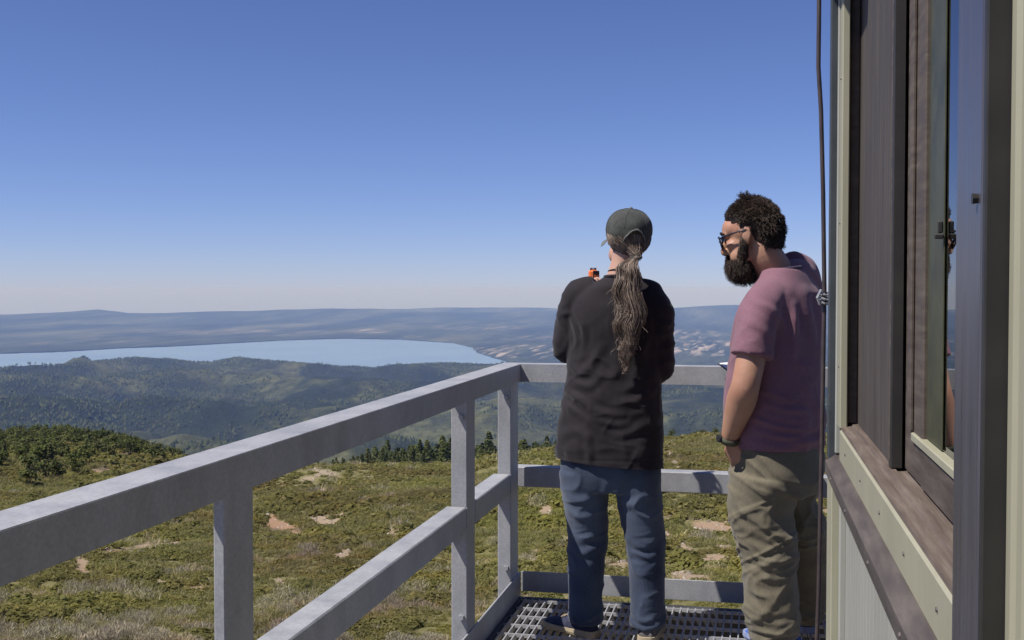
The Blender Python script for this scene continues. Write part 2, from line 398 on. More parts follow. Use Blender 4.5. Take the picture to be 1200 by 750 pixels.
M['oak'] = leaf_mat('oak_leaves', (.055, .07, .022), (.10, .115, .036), (.15, .155, .055), .3, .2)
M['bark'] = simple('bark', (.06, .045, .035), (.12, .095, .075), 3, .9)

def place(u, r):
    u = np.atleast_1d(np.asarray(u, float)); r = np.atleast_1d(np.asarray(r, float))
    x, y, z, rc, rs_ = ground_xyz(u, r); return x, y, z, rc
M['grass'] = leaf_mat('low_grass', (.21, .21, .075), (.31, .285, .115), (.45, .39, .21), tr=.5)
def scatter(name, P, var, rot, sxy, sz, shapes, mat):
    """one object: points that each carry a clump mesh, picked by index"""
    src = bpy.data.collections.new(name + '_clumps')
    for q, (v, f) in enumerate(shapes):
        me = mesh_np('clump', v, f); me.materials.append(mat); src.objects.link(bpy.data.objects.new('clump_%02d' % q, me))
    n = len(P); me = bpy.data.meshes.new(name); me.vertices.add(n); me.vertices.foreach_set('co', P.astype(np.float32).ravel())
    a = me.attributes.new('kind_index', 'INT', 'POINT'); a.data.foreach_set('value', var.astype(np.int32))
    a = me.attributes.new('turn', 'FLOAT_VECTOR', 'POINT'); a.data.foreach_set('vector', np.stack([0 * rot, 0 * rot, rot], -1).astype(np.float32).ravel())
    a = me.attributes.new('size', 'FLOAT_VECTOR', 'POINT'); a.data.foreach_set('vector', np.stack([sxy, sxy, sz], -1).astype(np.float32).ravel())
    o = obj(name, me, mat); tag(o, kind='stuff')
    g = bpy.data.node_groups.new(name, 'GeometryNodeTree')
    g.interface.new_socket('Geometry', in_out='INPUT', socket_type='NodeSocketGeometry'); g.interface.new_socket('Geometry', in_out='OUTPUT', socket_type='NodeSocketGeometry')
    N, Lk = g.nodes.new, g.links.new
    gi, go = N('NodeGroupInput'), N('NodeGroupOutput'); ip = N('GeometryNodeInstanceOnPoints'); ci = N('GeometryNodeCollectionInfo')
    ci.inputs['Collection'].default_value = src; ci.inputs['Separate Children'].default_value = True; ci.inputs['Reset Children'].default_value = True
    def at(nm, ty):
        q = N('GeometryNodeInputNamedAttribute'); q.data_type = ty; q.inputs['Name'].default_value = nm; return q.outputs['Attribute']
    ip.inputs['Pick Instance'].default_value = True
    Lk(gi.outputs[0], ip.inputs['Points']); Lk(ci.outputs[0], ip.inputs['Instance']); Lk(at('kind_index', 'INT'), ip.inputs['Instance Index'])
    Lk(at('turn', 'FLOAT_VECTOR'), ip.inputs['Rotation']); Lk(at('size', 'FLOAT_VECTOR'), ip.inputs['Scale']); Lk(ip.outputs[0], go.inputs[0])
    md = o.modifiers.new('clumps', 'NODES'); md.node_group = g
    return o
def chaparral():
    rs = np.random.RandomState(3)
    # jittered rings, spacing grows with distance
    us, rr = [], []
    r = 24.0
    while r < 420:
        sp = .70 + r * .0046
        du = sp / r * FPX * .98
        n = int(1900 / du)
        us.append(-300 + (np.arange(n) + rs.uniform(-.5, .5, n)) * du); rr.append(r + rs.uniform(-.5, .5, n) * sp)
        r += sp * .9
    u = np.concatenate(us); r = np.concatenate(rr)
    x, y, z, rc = place(u, r); row = row_of(u, x, y, z)
    bare, _ = bare_mask(u, row, x, y)
    dens = fbm(x / 7, y / 7, 19, 4)
    right = np.clip((u - 560) / 250, 0, 1) * .25
    keep = (bare + rs.uniform(-.3, .3, len(u)) < .5 + .5 * (rs.rand(len(u)) < .16)) & (r < rc * 1.25) & (dens > -5)
    u, r, x, y, z = [a[keep] for a in (u, r, x, y, z)]
    size = (.46 + r * .0026) * rs.uniform(.6, 1.45, len(u)) * (1 + .45 * fbm(x / 9, y / 9, 33, 3)) * np.where(rs.rand(len(u)) < .06, 1.5, 1) * np.where(bare[keep] > .35, .5, 1) * np.clip(1.0 + (dens[keep] + .45) * 1.1, .38, 1)
    rowk = row_of(u, x, y, z)
    dead = ((bare[keep] > .3) & (rs.rand(len(u)) < .45)) | (fbm(x / 3, y / 3, 57, 3) + np.clip((rowk - 690) / 40, 0, 1) * .75 - np.clip((640 - rowk) / 80, 0, .3) > .60)
    seen = (u > -15) & (u < 985) & (rowk < 760)
    print("SHRUBS", [int(((r>=a)&(r<b)).sum()) for a,b in ((0,75),(75,120),(120,200),(200,500))])
    order = np.argsort(np.where(seen, r, 1e9)); solo = np.zeros(len(u), bool); solo[order[:270]] = True
    # the nearest ones, each its own object
    protos = {}
    for k in range(4):
        v, f = shrub_shape(900, 50 + k, .07, .55); protos[(0, k)] = mesh_np('shrub', v, f); protos[(0, k)].materials.append(M['shrub'])
        v, f = shrub_shape(800, 70 + k, .13, .8, True); protos[(1, k)] = mesh_np('dry_bush', v, f); protos[(1, k)].materials.append(M['brush'])
    for i in np.nonzero(solo)[0]:
        d = int(dead[i])
        o = bpy.data.objects.new('dry_bush' if d else 'shrub', protos[(d, rs.randint(4))]); COL.objects.link(o)
        o.location = (x[i], y[i], z[i] - .06); s = size[i] * 1.08; o.scale = (s, s, s * rs.uniform(.8, 1.15)); o.rotation_euler = (0, 0, rs.uniform(0, 6.28))
        if d: tag(o, 'pale grey dead brush on the slope below the rail', 'bush', 'dead brush on the near slope')
        else: tag(o, 'low olive green shrub on the slope below the rail', 'shrub', 'chaparral shrubs on the near slope')
    # everything farther out as one carpet of ground cover (points that carry plant clumps)
    near_, mid_ = r < 80, (r >= 80) & (r < 160)
    sets = {'chaparral': [shrub_shape(260, 200 + k, .09, .55) for k in range(6)] + [shrub_shape(130, 220 + k, .135, .55) for k in range(5)] + [shrub_shape(64, 240 + k, .19, .5) for k in range(5)],
            'dead_brush': [shrub_shape(260, 300 + k, .12, .9, True) for k in range(5)] + [shrub_shape(90, 320 + k, .2, .8, True) for k in range(4)]}
    for nm, sel, mat in (('chaparral', ~dead, M['shrub']), ('dead_brush', dead, M['brush'])):
        k = sel & ~solo; n = int(k.sum())
        if nm == 'chaparral': var = np.where(near_, rs.randint(0, 6, len(r)), np.where(mid_, rs.randint(6, 11, len(r)), rs.randint(11, 16, len(r))))
        else: var = np.where(near_, rs.randint(0, 5, len(r)), rs.randint(5, 9, len(r)))
        scatter(nm, np.stack([x, y, z - .05], -1)[k], var[k], rs.uniform(0, 6.28, n), size[k], size[k] * rs.uniform(.75, 1.25, n), sets[nm], mat)
    # low grass and forbs between the shrubs
    n = 34000; u2 = rs.uniform(-60, 1010, n); r2 = 30 + 150 * rs.uniform(0, 1, n) ** .62
    x2, y2, z2, rc2 = place(u2, r2); b2, _ = bare_mask(u2, row_of(u2, x2, y2, z2), x2, y2)
    k = (b2 + rs.uniform(-.2, .2, n) < .34) & (r2 < rc2 * 1.05); n = int(k.sum()); s2 = (.16 + r2[k] * .0016) * rs.uniform(.5, 1.5, n)
    scatter('grass', np.stack([x2, y2, z2 - .02], -1)[k], rs.randint(0, 5, n), rs.uniform(0, 6.28, n), s2 * 1.4, s2 * .85, [shrub_shape(46, 400 + q, .42, .8, True) for q in range(5)], M['grass'])
chaparral()

def stones():
    rs = np.random.RandomState(31); n = 26000
    u = rs.uniform(-80, 1050, n); r = rs.uniform(30, 240, n) ; x, y, z, rc = place(u, r); row = row_of(u, x, y, z)
    b, _ = bare_mask(u, row, x, y); k = (b > .25) | (rs.rand(n) < .03)
    x, y, z, r = x[k], y[k], z[k], r[k]; n = len(x)
    s = np.clip(rs.lognormal(-2.9, .5, n), .02, .16) * (1 + r / 160)
    oc = np.array([(1, 0, 0), (0, 1, 0), (-1, 0, 0), (0, -1, 0), (0, 0, .8), (.5, .5, .55), (-.6, .4, .5)])
    V = oc[None] * rs.uniform(.6, 1.3, (n, 7, 3)) * s[:, None, None] + np.stack([x, y, z], -1)[:, None]
    F = np.array([(0, 1, 5), (0, 5, 4), (1, 6, 5), (5, 6, 4), (1, 2, 6), (2, 4, 6), (2, 3, 4), (3, 0, 4)])
    F = (F[None] + (np.arange(n) * 7)[:, None, None]).reshape(-1, 3)
    m = NT('stone'); c = m.ramp(m.n('ShaderNodeNewGeometry').outputs['Random Per Island'], [(0, (.16, .13, .10)), (.6, (.33, .27, .20)), (1, (.48, .43, .36))]); m.p(Base_Color=c, Roughness=.9)
    tag(obj('stones', mesh_np('stones', V.reshape(-1, 3), F), m.m), kind='stuff')
stones()
def pine_mesh(seed, h, wid, nq):
    rs = np.random.RandomState(seed)
    t = rs.uniform(0, 1, nq) ** .8; zz = h * (.10 + .90 * t)
    whorl = np.sin(t * 34 + rs.uniform(0, 6)) * .18 + .9
    lob = 1 + .3 * np.sin(3 * rs.uniform(0, 6.28) + t * 9)
    rad = wid * (1 - t) ** .6 * whorl * rs.uniform(.25, 1.0, nq) ** .6 + .12
    a = rs.uniform(0, 6.28, nq); rad = rad * (1 + .28 * np.sin(a * 2 + seed) + .18 * np.sin(a * 5 + t * 11))
    P = np.stack([np.cos(a) * rad, np.sin(a) * rad, zz - rad * .25], -1)
    N = np.stack([np.cos(a) * .7, np.sin(a) * .7, np.full(nq, .75)], -1)
    v, f = leaf_cloud(P, N, h * .040, rs, .65); me = mesh_np('crown', v, f); me.materials.append(M['pine'])
    bm = bmesh.new(); n = 7
    prev = None
    for k in range(5):
        tt = k / 4; rr = .22 * h / 12 * (1 - tt * .9)
        ring = [bm.verts.new((rr * math.cos(b) + .1 * math.sin(tt * 3 + seed), rr * math.sin(b), h * .97 * tt - .4)) for b in np.linspace(0, 6.28, n, endpoint=False)]
        if prev:
            for i in range(n): bm.faces.new((prev[i], prev[(i + 1) % n], ring[(i + 1) % n], ring[i]))
        prev = ring
    for k in range(14):
        tt = rs.uniform(.15, .85); a = rs.uniform(0, 6.28); L = wid * (1 - tt) ** .75 * .8
        p0 = Vector((0, 0, h * tt)); p1 = p0 + Vector((math.cos(a) * L, math.sin(a) * L, -L * .12)); s = Vector((-math.sin(a), math.cos(a), 0)) * .04
        v4 = [bm.verts.new(q) for q in (p0 - s, p0 + s, p1 + s * .3, p1 - s * .3)]; bm.faces.new(v4)
    tr = bpy.data.meshes.new('trunk'); bm.to_mesh(tr); bm.free(); tr.materials.append(M['bark'])
    return me, tr
def oak_mesh(seed, h, wid, nq):
    rs = np.random.RandomState(seed); k = 8
    c = np.stack([rs.uniform(-.55, .55, k) * wid, rs.uniform(-.55, .55, k) * wid, h * rs.uniform(.26, .78, k)], -1); rad = rs.uniform(.34, .55, k) * wid
    i = rs.randint(0, k, nq); d = rs.normal(0, 1, (nq, 3)); d /= np.linalg.norm(d, axis=1)[:, None]
    P = c[i] + d * rad[i][:, None] * rs.uniform(.7, 1.05, nq)[:, None] * np.array([1, 1, .8])
    v, f = leaf_cloud(P, d, h * .05, rs, .8); me = mesh_np('crown', v, f); me.materials.append(M['oak'])
    bm = bmesh.new()
    for j in range(5):
        p1 = Vector(c[j]); p0 = Vector((0, 0, -.4)); prev = None
        for q in range(4):
            t = q / 3; p = p0.lerp(p1, t) + Vector((0, 0, .25 * math.sin(t * 3.14))); rr = .14 * (1 - .75 * t) * h / 5
            ring = [bm.verts.new(p + Vector((rr * math.cos(b), rr * math.sin(b), 0))) for b in np.linspace(0, 6.28, 6, endpoint=False)]
            if prev:
                for s in range(6): bm.faces.new((prev[s], prev[(s + 1) % 6], ring[(s + 1) % 6], ring[s]))
            prev = ring
    tr = bpy.data.meshes.new('trunk'); bm.to_mesh(tr); bm.free(); tr.materials.append(M['bark'])
    return me, tr
def tree(name, meshes, x, y, z, s, rz, label, group, sz=1.0):
    e = empty(name, (x, y, z), rz); e.scale = (s, s, s * sz)
    tag(e, label, 'tree', group)
    for nm, me in (('crown', meshes[0]), ('trunk', meshes[1])): link(bpy.data.objects.new(nm, me), e)
def trees():
    rs = np.random.RandomState(12)
    pines = [pine_mesh(300 + k, 10.5 + 1.2 * (k % 4), 3.0 + .6 * (k % 3), 420) for k in range(8)]
    oaks = [oak_mesh(400 + k, 5, 2.6, 220) for k in range(4)]
    # a belt of pines on the back of the ridge
    n = 0; pts = []
    while n < 300:
        u = rs.uniform(372, 672); r = rs.uniform(1.10, 1.45) * np.interp(u, CR_U, CR_R)
        if any(abs(u - a) < 2.0 and abs(r - b) < 9 for a, b in pts): continue
        pts.append((u, r)); n += 1
        x, y, z, rc = place(u, r)
        # top of the belt as seen against the valley
        want = np.interp(u, [375, 400, 440, 480, 520, 560, 600, 640, 668], [541, 530, 514, 508, 507, 508, 506, 507, 512]) + rs.uniform(2, 19)
        hgt = (CAM_H - r * slope_at(u, want)) - z[0]
        s = float(np.clip(hgt / 12, .35, 1.7)) 
        tree('pine_tree', pines[rs.randint(8)], x[0], y[0], z[0], s * rs.uniform(.60, .86), rs.uniform(0, 6.28), 'dark green pine in the belt of trees behind the grassy ridge', 'pines in a belt behind the ridge', rs.uniform(.95, 1.1))
    # the wooded knoll at the left
    n = 0
    while n < 270:
        u = rs.uniform(-40, 215); 
        rc = np.interp(u, CR_U, CR_R); r = rc * rs.uniform(.42, 1.05)
        x, y, z, _ = place(u, r)
        row = row_of(np.array([u]), x, y, z)[0]
        lim = np.interp(u, [-40, 0, 60, 120, 160, 215], [578, 574, 562, 546, 538, 538])
        if row > lim + rs.uniform(-10, 6): continue
        n += 1
        if rs.rand() < .3:
            tree('pine_tree', pines[rs.randint(8)], x[0], y[0], z[0], rs.uniform(.16, .26), rs.uniform(0, 6.28), 'small dark conifer on the wooded knoll beyond the rail', 'conifers on the wooded knoll', .9)
        else:
            tree('oak_tree', oaks[rs.randint(4)], x[0], y[0], z[0], rs.uniform(.45, .72), rs.uniform(0, 6.28), 'rounded green tree on the wooded knoll beyond the rail', 'round trees on the wooded knoll', .95)
    # a few along the ridge behind the two people and by the knoll's right foot
    for k in range(26):
        u = rs.uniform(770, 980); rc = np.interp(u, CR_U, CR_R); r = rc * rs.uniform(1.0, 1.15); x, y, z, _ = place(u, r)
        tree('oak_tree', oaks[rs.randint(4)], x[0], y[0], z[0], rs.uniform(.25, .5), rs.uniform(0, 6.28), 'small dark tree on the ridge crest behind the bearded man', 'small trees along the ridge crest')
trees()

def far_woods():
    rs = np.random.RandomState(21); n = 120000
    u = rs.uniform(-250, 1250, n); r = np.sqrt(rs.uniform(2500 ** 2, 8300 ** 2, n))
    x, y, z, _ = place(u, r)
    d = fbm(x / 420, y / 420, 131, 4) + .35 * fbm(x / 90, y / 90, 17, 2)
    k = d > .06 + rs.uniform(-.25, .3, n)
    x, y, z, r = x[k], y[k], z[k], r[k]; n = len(x)
    h = rs.uniform(7, 15, n); w_ = h * rs.uniform(.3, .55, n)
    a = np.linspace(0, 2 * math.pi, 5, endpoint=False)[None] + rs.uniform(0, 6, n)[:, None]
    base = np.stack([x[:, None] + np.cos(a) * w_[:, None], y[:, None] + np.sin(a) * w_[:, None], (z + h * .12)[:, None] + 0 * a], -1)
    top = np.stack([x + rs.normal(0, 1, n), y + rs.normal(0, 1, n), z + h], -1)[:, None]; V = np.concatenate([base, top], 1)
    F = (np.array([(i, (i + 1) % 5, 5) for i in range(5)])[None] + (np.arange(n) * 6)[:, None, None]).reshape(-1, 3)
    m = NT('far_woods_leaves'); v = m.n('ShaderNodeNewGeometry').outputs
    c = m.ramp(v['Random Per Island'], [(.1, (.022, .030, .014)), (.5, (.045, .055, .024)), (1, (.075, .08, .035))])
    m.p(Base_Color=c, Roughness=.9, Specular_IOR_Level=.05)
    tag(obj('far_woods', mesh_np('far_woods', V.reshape(-1, 3), F), m.m), kind='stuff')
far_woods()

# ------------------------------------------------------------------ catwalk and guardrails
def tube(pts, rad, n=8, bm=None):
    """round tube along points; rad a number or list"""
    bm = bm or bmesh.new(); pts = [Vector(p) for p in pts]; prev = None; up = None
    for i, p in enumerate(pts):
        t = (pts[min(i + 1, len(pts) - 1)] - pts[max(i - 1, 0)]).normalized()
        if up is None: up = t.orthogonal().normalized()
        up = (up - t * up.dot(t)).normalized(); s = t.cross(up); r = rad[i] if isinstance(rad, (list, tuple)) else rad
        ring = [bm.verts.new(p + up * r * math.cos(a) + s * r * math.sin(a)) for a in np.linspace(0, 2 * math.pi, n, endpoint=False)]
        if prev:
            for k in range(n): bm.faces.new((prev[k], prev[(k + 1) % n], ring[(k + 1) % n], ring[k]))
        else: bm.faces.new(ring[::-1])
        prev = ring
    bm.faces.new(prev); return bm
XL, YB = -1.0746, 5.159
ZT, ZTB, ZM, ZMB, ZK = 1.067, 0.985, 0.590, 0.497, 0.105
def guardrails():
    g = empty('guardrail', (XL, 2.3, 0)); tag(g, 'long galvanised steel guardrail running away along the left edge of the catwalk', 'guardrail')
    L = lambda n, bm: obj(n, bm, M['galv'], g)
    def rel(lo, hi, bev=.003): return box((lo[0] - XL, lo[1] - 2.3, lo[2]), (hi[0] - XL, hi[1] - 2.3, hi[2]), bev)
    # top rail: an angle section, flat leg on top, upright leg inside, mitred at the corner
    def angle(zt, zb, wd, y0, y1, mitre=0.0, th=.009):
        bm = bmesh.new()
        pr = [(0, zb), (0, zt), (-wd, zt), (-wd, zt - th), (-th, zt - th), (-th, zb)]
        a = [bm.verts.new((p[0], y0 - 2.3, p[1])) for p in pr]; b = [bm.verts.new((p[0], y1 - 2.3 - p[0] * mitre, p[1])) for p in pr]
        bm.faces.new(a); bm.faces.new(b[::-1])
        for i in range(6): bm.faces.new((a[i], b[i], b[(i + 1) % 6], a[(i + 1) % 6]))
        bmesh.ops.bevel(bm, geom=[e for e in bm.edges if abs((e.verts[0].co - e.verts[1].co).y) > .5], offset=.0016, segments=2, affect='EDGES')
        return bm
    L('top_rail', angle(ZT, ZTB, .098, -1.2, YB, 1.0))
    posts = [(-.1, .027, .137), (2.168, .027, .137), (4.170, .0625, .125), (4.953, .061, .157)]
    for y, wd, dp in posts:
        p = L('post', rel((XL - wd, y, -.12), (XL - .001, y + dp, ZTB + .07 if wd < .05 else ZT - .011)))
        for zz in (.17, .93):
            if wd < .05: continue
            bm = bmesh.new(); bmesh.ops.create_cone(bm, cap_ends=True, segments=6, radius1=.011, radius2=.011, depth=.018, matrix=Matrix.Translation((-wd * .35, y - 2.3 - .008, zz)) @ Matrix.Rotation(math.pi / 2, 4, 'X'))
            obj('bolt', bm, M['galv'], p)
    ys = [-1.2] + [y for p in posts for y in (p[0], p[0] + p[2])]
    for a, b in ((-1.2, -.1), (.037, 2.168), (2.305, 4.170), (4.295, 4.953)):
        L('mid_rail', rel((XL - .082, a + .001, ZMB), (XL - .002, b - .001, ZM), .004))
    for yy in (2.165, 4.167, 4.298, 4.950):      # weld beads where the rails meet the posts
        bm = bmesh.new(); rsw = random.Random(int(yy * 100))
        tube([(-.002 + rsw.uniform(-.001, .001), yy - 2.3 + rsw.uniform(-.0015, .0015), ZMB + .003 + (ZM - ZMB - .006) * t / 10) for t in range(11)], [.0035 + rsw.uniform(-.001, .0012) for _ in range(11)], 6, bm); obj('weld_bead', bm, M['galv'], g, True)
    L('toe_board', rel((XL - .004, -1.2, -.06), (XL + .004, YB - .012, ZK), .0015))
    # rail along the far end
    g2 = empty('guardrail', (0, YB, 0)); tag(g2, 'galvanised guardrail across the far end of the catwalk behind the two people', 'guardrail')
    K = lambda n, lo, hi, bev=.003: obj(n, box((lo[0], lo[1] - YB, lo[2]), (hi[0], hi[1] - YB, hi[2]), bev), M['galv'], g2)
    pr = [(0, ZTB), (0, ZT), (.098, ZT), (.098, ZT - .009), (.009, ZT - .009), (.009, ZTB)]
    bm = bmesh.new(); x0, x1 = XL, 3.2
    a = [bm.verts.new((x0 - p[0], p[0], p[1])) for p in pr]; b = [bm.verts.new((x1, p[0], p[1])) for p in pr]
    bm.faces.new(a); bm.faces.new(b[::-1])
    for i in range(6): bm.faces.new((a[i], b[i], b[(i + 1) % 6], a[(i + 1) % 6]))
    obj('top_rail', bm, M['galv'], g2)
    for x in (.62, 2.2): K('post', (x, YB + .001, -.12), (x + .12, YB + .03, ZTB - .001))
    K('mid_rail', (XL - .04, YB + .002, ZMB), (3.2, YB + .082, ZM), .004)
    K('toe_board', (XL + .0045, YB - .002, .012), (3.2, YB + .006, ZK), .0015)
guardrails()
def catwalk():
    c = empty('catwalk', (0, 2, 0)); tag(c, 'steel bar grating catwalk underfoot around the lookout cabin', 'catwalk')
    def grid(x0, x1, y0, y1):
        bm = bmesh.new()
        for x in np.arange(x0 + .01, x1, .032): box((x - .0025, y0 - 2, -.028), (x + .0025, y1 - 2, -.0015), 0, bm)
        y = y1 - .03
        while y > y0:
            box((x0, y - .004 - 2, -.013), (x1, y + .004 - 2, .001), 0, bm); y -= .128
        return bm
    obj('grating_panel', grid(-1.045, .20, -1.2, 5.09), M['grate'], c)
    obj('grating_panel', grid(.205, 3.1, 3.46, 5.09), M['grate'], c)
    for lo, hi in (((-1.085, -1.2, -.20), (-1.05, 5.13, -.004)), ((-1.05, 5.095, -.20), (3.1, 5.13, -.004)), ((.17, -1.2, -.2), (.235, 3.3, -.032)), ((-1.05, 3.38, -.16), (3.1, 3.44, -.032)), ((-1.05, 1.5, -.16), (.17, 1.56, -.032)), ((-1.05, -.4, -.16), (.17, -.34, -.032))):
        obj('joist', box((lo[0], lo[1] - 2, lo[2]), (hi[0], hi[1] - 2, hi[2]), .003), M['dark_steel'], c)
    for x, y in ((-.9, 4.9), (-.9, -.9), (2.9, 4.9), (2.9, -.9)):
        obj('tower_leg', box((x - .09, y - 2 - .09, -12.4), (x + .09, y - 2 + .09, -.21), .01), M['galv'], c)
catwalk()

# ------------------------------------------------------------------ cabin
M['sage'] = simple('sage_paint', (.33, .315, .217), (.39, .37, .262), 5, .55, 0, .12, 60, (1, 1, .3), .002)
M['siding'] = simple('grey_green_siding', (.31, .308, .262), (.37, .366, .315), 3, .6, 0, .1, 40, (1, 1, .2), .002)
def weathered(name, c1, c2, c3, stretch, sc=6, rough=.55):
    m = NT(name); v = m.coord()
    n1 = m.noise(m.map(v, stretch), sc, 7, .65); n2 = m.noise(v, 35, 4, .7); n3 = m.noise(v, 3.0, 3)
    c = m.ramp(n1, [(.3, c1), (.5, c2), (.72, c3)])
    c = m.mix(m.ramp(n2, [(.62, 0), (.75, .35)]), c, c3)
    c = m.mix(m.ramp(n3, [(.4, 0), (.7, .35)]), c, c1)
    m.p(Base_Color=c, Roughness=m.ramp(n1, [(.3, rough - .12), (.7, rough + .15)]))
    m.bump(n1, .25, .003)
    return m.m
M['brown'] = weathered('weathered_brown_paint', (.062, .046, .036), (.098, .075, .058), (.15, .12, .095), (3, 1, 9), 6, .68)
M['sill'] = weathered('weathered_sill', (.082, .060, .046), (.128, .097, .076), (.20, .16, .13), (14, .8, 1), 5, .75)
M['ledge'] = weathered('ledge_paint', (.055, .044, .038), (.085, .070, .060), (.135, .113, .098), (6, .8, 6), 4, .6)
M['shutter'] = weathered('brown_shutter', (.048, .038, .032), (.068, .055, .046), (.10, .082, .068), (1, 7, .35), 7, .72)
M['dark'] = simple('dark_brown_paint', (.022, .020, .017), (.036, .032, .027), 8, .5)
M['olive'] = simple('olive_stop', (.045, .046, .022), (.075, .075, .035), 12, .5)
M['interior'] = simple('dim_interior', (.03, .028, .025), (.06, .055, .05), 2, .8)
M['corner'] = simple('dark_corner_steel', (.040, .046, .050), (.062, .070, .074), 9, .45, .0)
def post_metal():
    m = NT('grey_post_metal'); v = m.coord()
    n1 = m.noise(m.map(v, (2, 14, .6)), 5, 6, .6); n2 = m.noise(m.map(v, (1, 1, .5)), 3, 4)
    c = m.ramp(n1, [(.3, (.085, .08, .095)), (.7, (.135, .13, .145))])
    c = m.mix(m.ramp(n2, [(.5, 0), (.75, .3)]), c, (.15, .115, .10))
    m.p(Base_Color=c, Roughness=m.ramp(n1, [(.3, .26), (.7, .42)]), Metallic=.35)
    return m.m
M['postmetal'] = post_metal()
def glass():
    m = NT('window_glass'); t = m.t
    fr = m.n('ShaderNodeFresnel', IOR=2.9); tr = m.n('ShaderNodeBsdfTransparent', Color=(.62, .66, .64)); gl = m.n('ShaderNodeBsdfGlossy', Color=(.95, .97, 1.0), Roughness=.01)
    mx = m.n('ShaderNodeMixShader', i0=fr.outputs[0], i1=tr.outputs[0], i2=gl.outputs[0]); t.links.new(mx.outputs[0], m.out.inputs['Surface'])
    return m.m
M['glass'] = glass()
def cabin():
    c = empty('lookout_cabin', (.256, 0, 0), R(.63)); tag(c, 'sage and brown painted lookout cabin filling the right edge', 'cabin')
    P = lambda n, lo, hi, mat, bev=.003, par=c: obj(n, box(lo, hi, bev), M[mat], par)
    # siding with shallow grooved boards
    pr = []; y = -1.2
    bm = bmesh.new(); ys = []
    while y < 3.2: ys += [(y, .010), (y + .052, .010), (y + .055, .016), (y + .063, .016)]; y += .066
    a = [bm.verts.new((q[1], q[0], -.35)) for q in ys]; b = [bm.verts.new((q[1], q[0], .90)) for q in ys]
    for i in range(len(a) - 1): bm.faces.new((a[i], a[i + 1], b[i + 1], b[i]))
    obj('siding', bm, M['siding'], c)
    P('corner_board', (-.026, 3.20, -.35), (.05, 3.36, .915), 'sage')
    P('corner_strip', (-.006, 3.165, -.35), (.012, 3.199, .890), 'siding')
    obj('ledge', prism([(0.03, .95), (-.004, .945), (-.031, .926), (-.031, .893), (-.026, .890), (.03, .890)], -1.2, 3.375), M['ledge'], c)
    obj('trim_board', prism([(0, .9425), (0, 1.022), (.004, 1.027), (.03, 1.028), (.03, .9425)], -1.2, 3.268), M['sage'], c)
    obj('sill', prism([(.004, 1.0285), (.006, 1.034), (.034, 1.037), (.036, 1.041), (.052, 1.042), (.054, 1.037), (.12, 1.040), (.12, 1.0285)], 1.3, 3.30), M['sill'], c)
    P('casing', (0, 3.270, 1.029), (.021, 3.345, 2.62), 'sage')
    P('casing_edge', (-.006, 3.345, .95), (.03, 3.362, 2.62), 'siding')
    P('jamb', (.022, 3.290, 1.043), (.049, 3.345, 2.62), 'brown')
    P('corner_post', (-.024, 3.364, .93), (.05, 3.41, 2.62), 'corner')
    sp = P('shutter_panel', (.050, 2.508, 1.043), (.060, 3.30, 2.62), 'shutter', .001)
    P('panel_edge', (.042, 2.486, 1.043), (.066, 2.507, 2.62), 'dark', .002, sp)
    P('edge_bead', (.0405, 2.506, 1.043), (.0495, 2.514, 2.62), 'brown', .001, sp)
    win = empty('window', (0, 0, 0)); win.parent = c
    P('stile', (.070, 2.255, 1.043), (.105, 2.484, 2.62), 'brown', .003, win)
    P('stile_bead', (.062, 2.36, 1.137), (.0695, 2.40, 2.62), 'brown', .002, win)
    P('glazing_stop', (.0775, 2.085, 1.137), (.0808, 2.254, 2.449), 'olive', .001, win)
    P('bottom_rail', (.068, 1.2, 1.043), (.105, 2.254, 1.118), 'brown', .003, win)
    P('glazing_bead', (.064, 1.2, 1.1185), (.095, 2.36, 1.135), 'sage', .002, win)
    P('top_rail', (.070, 1.2, 2.45), (.105, 2.254, 2.62), 'brown', .003, win)
    P('pane', (.0815, 1.2, 1.136), (.0855, 2.2545, 2.449), 'glass', 0, win)
    bm = box((.068, 2.087, 1.514), (.077, 2.091, 1.535), .002); box((.062, 2.080, 1.504), (.0772, 2.0865, 1.513), .002, bm); obj('latch', bm, M['dark'], win)
    mp = P('metal_post', (-.014, 1.281, -.35), (.066, 1.430, 2.62), 'postmetal', .004)
    bm = bmesh.new(); bmesh.ops.create_cone(bm, cap_ends=True, segments=10, radius1=.006, radius2=.005, depth=.008, matrix=Matrix.Translation((-.016, 1.300, 1.515)) @ Matrix.Rotation(math.pi / 2, 4, 'Y')); obj('bolt', bm, M['dark'], mp)
    P('post_cover', (-.013, 1.266, -.35), (.066, 1.2805, 2.62), 'dark', .002)
    P('door_casing', (.010, 1.236, -.35), (.075, 1.2655, 2.62), 'sage', .005)
    P('door_stop', (.014, 1.205, -.35), (.075, 1.235, 2.62), 'sage', .004)
    P('door', (.045, .15, -.3), (.085, 1.204, 2.1), 'ledge', .003)
    P('wall_panel', (.02, -1.2, .95), (.09, .149, 2.62), 'siding', 0)
    P('wall_panel', (.05, 3.371, -.35), (2.9, 3.40, 2.62), 'siding', 0)
    P('wall_panel', (2.87, -1.2, -.35), (2.9, 3.37, 2.62), 'interior', 0)
    P('wall_panel', (.1, -1.23, -.35), (2.9, -1.2, 2.62), 'interior', 0)
    P('floor_slab', (.1, -1.2, -.1), (2.86, 3.37, -.02), 'interior', 0)
    P('wall_panel', (.075, 1.2, -.35), (.10, 3.37, 1.028), 'interior', 0)
    sc = simple('screw_head', (.10, .085, .075), (.2, .17, .15), 60, .5, .3)
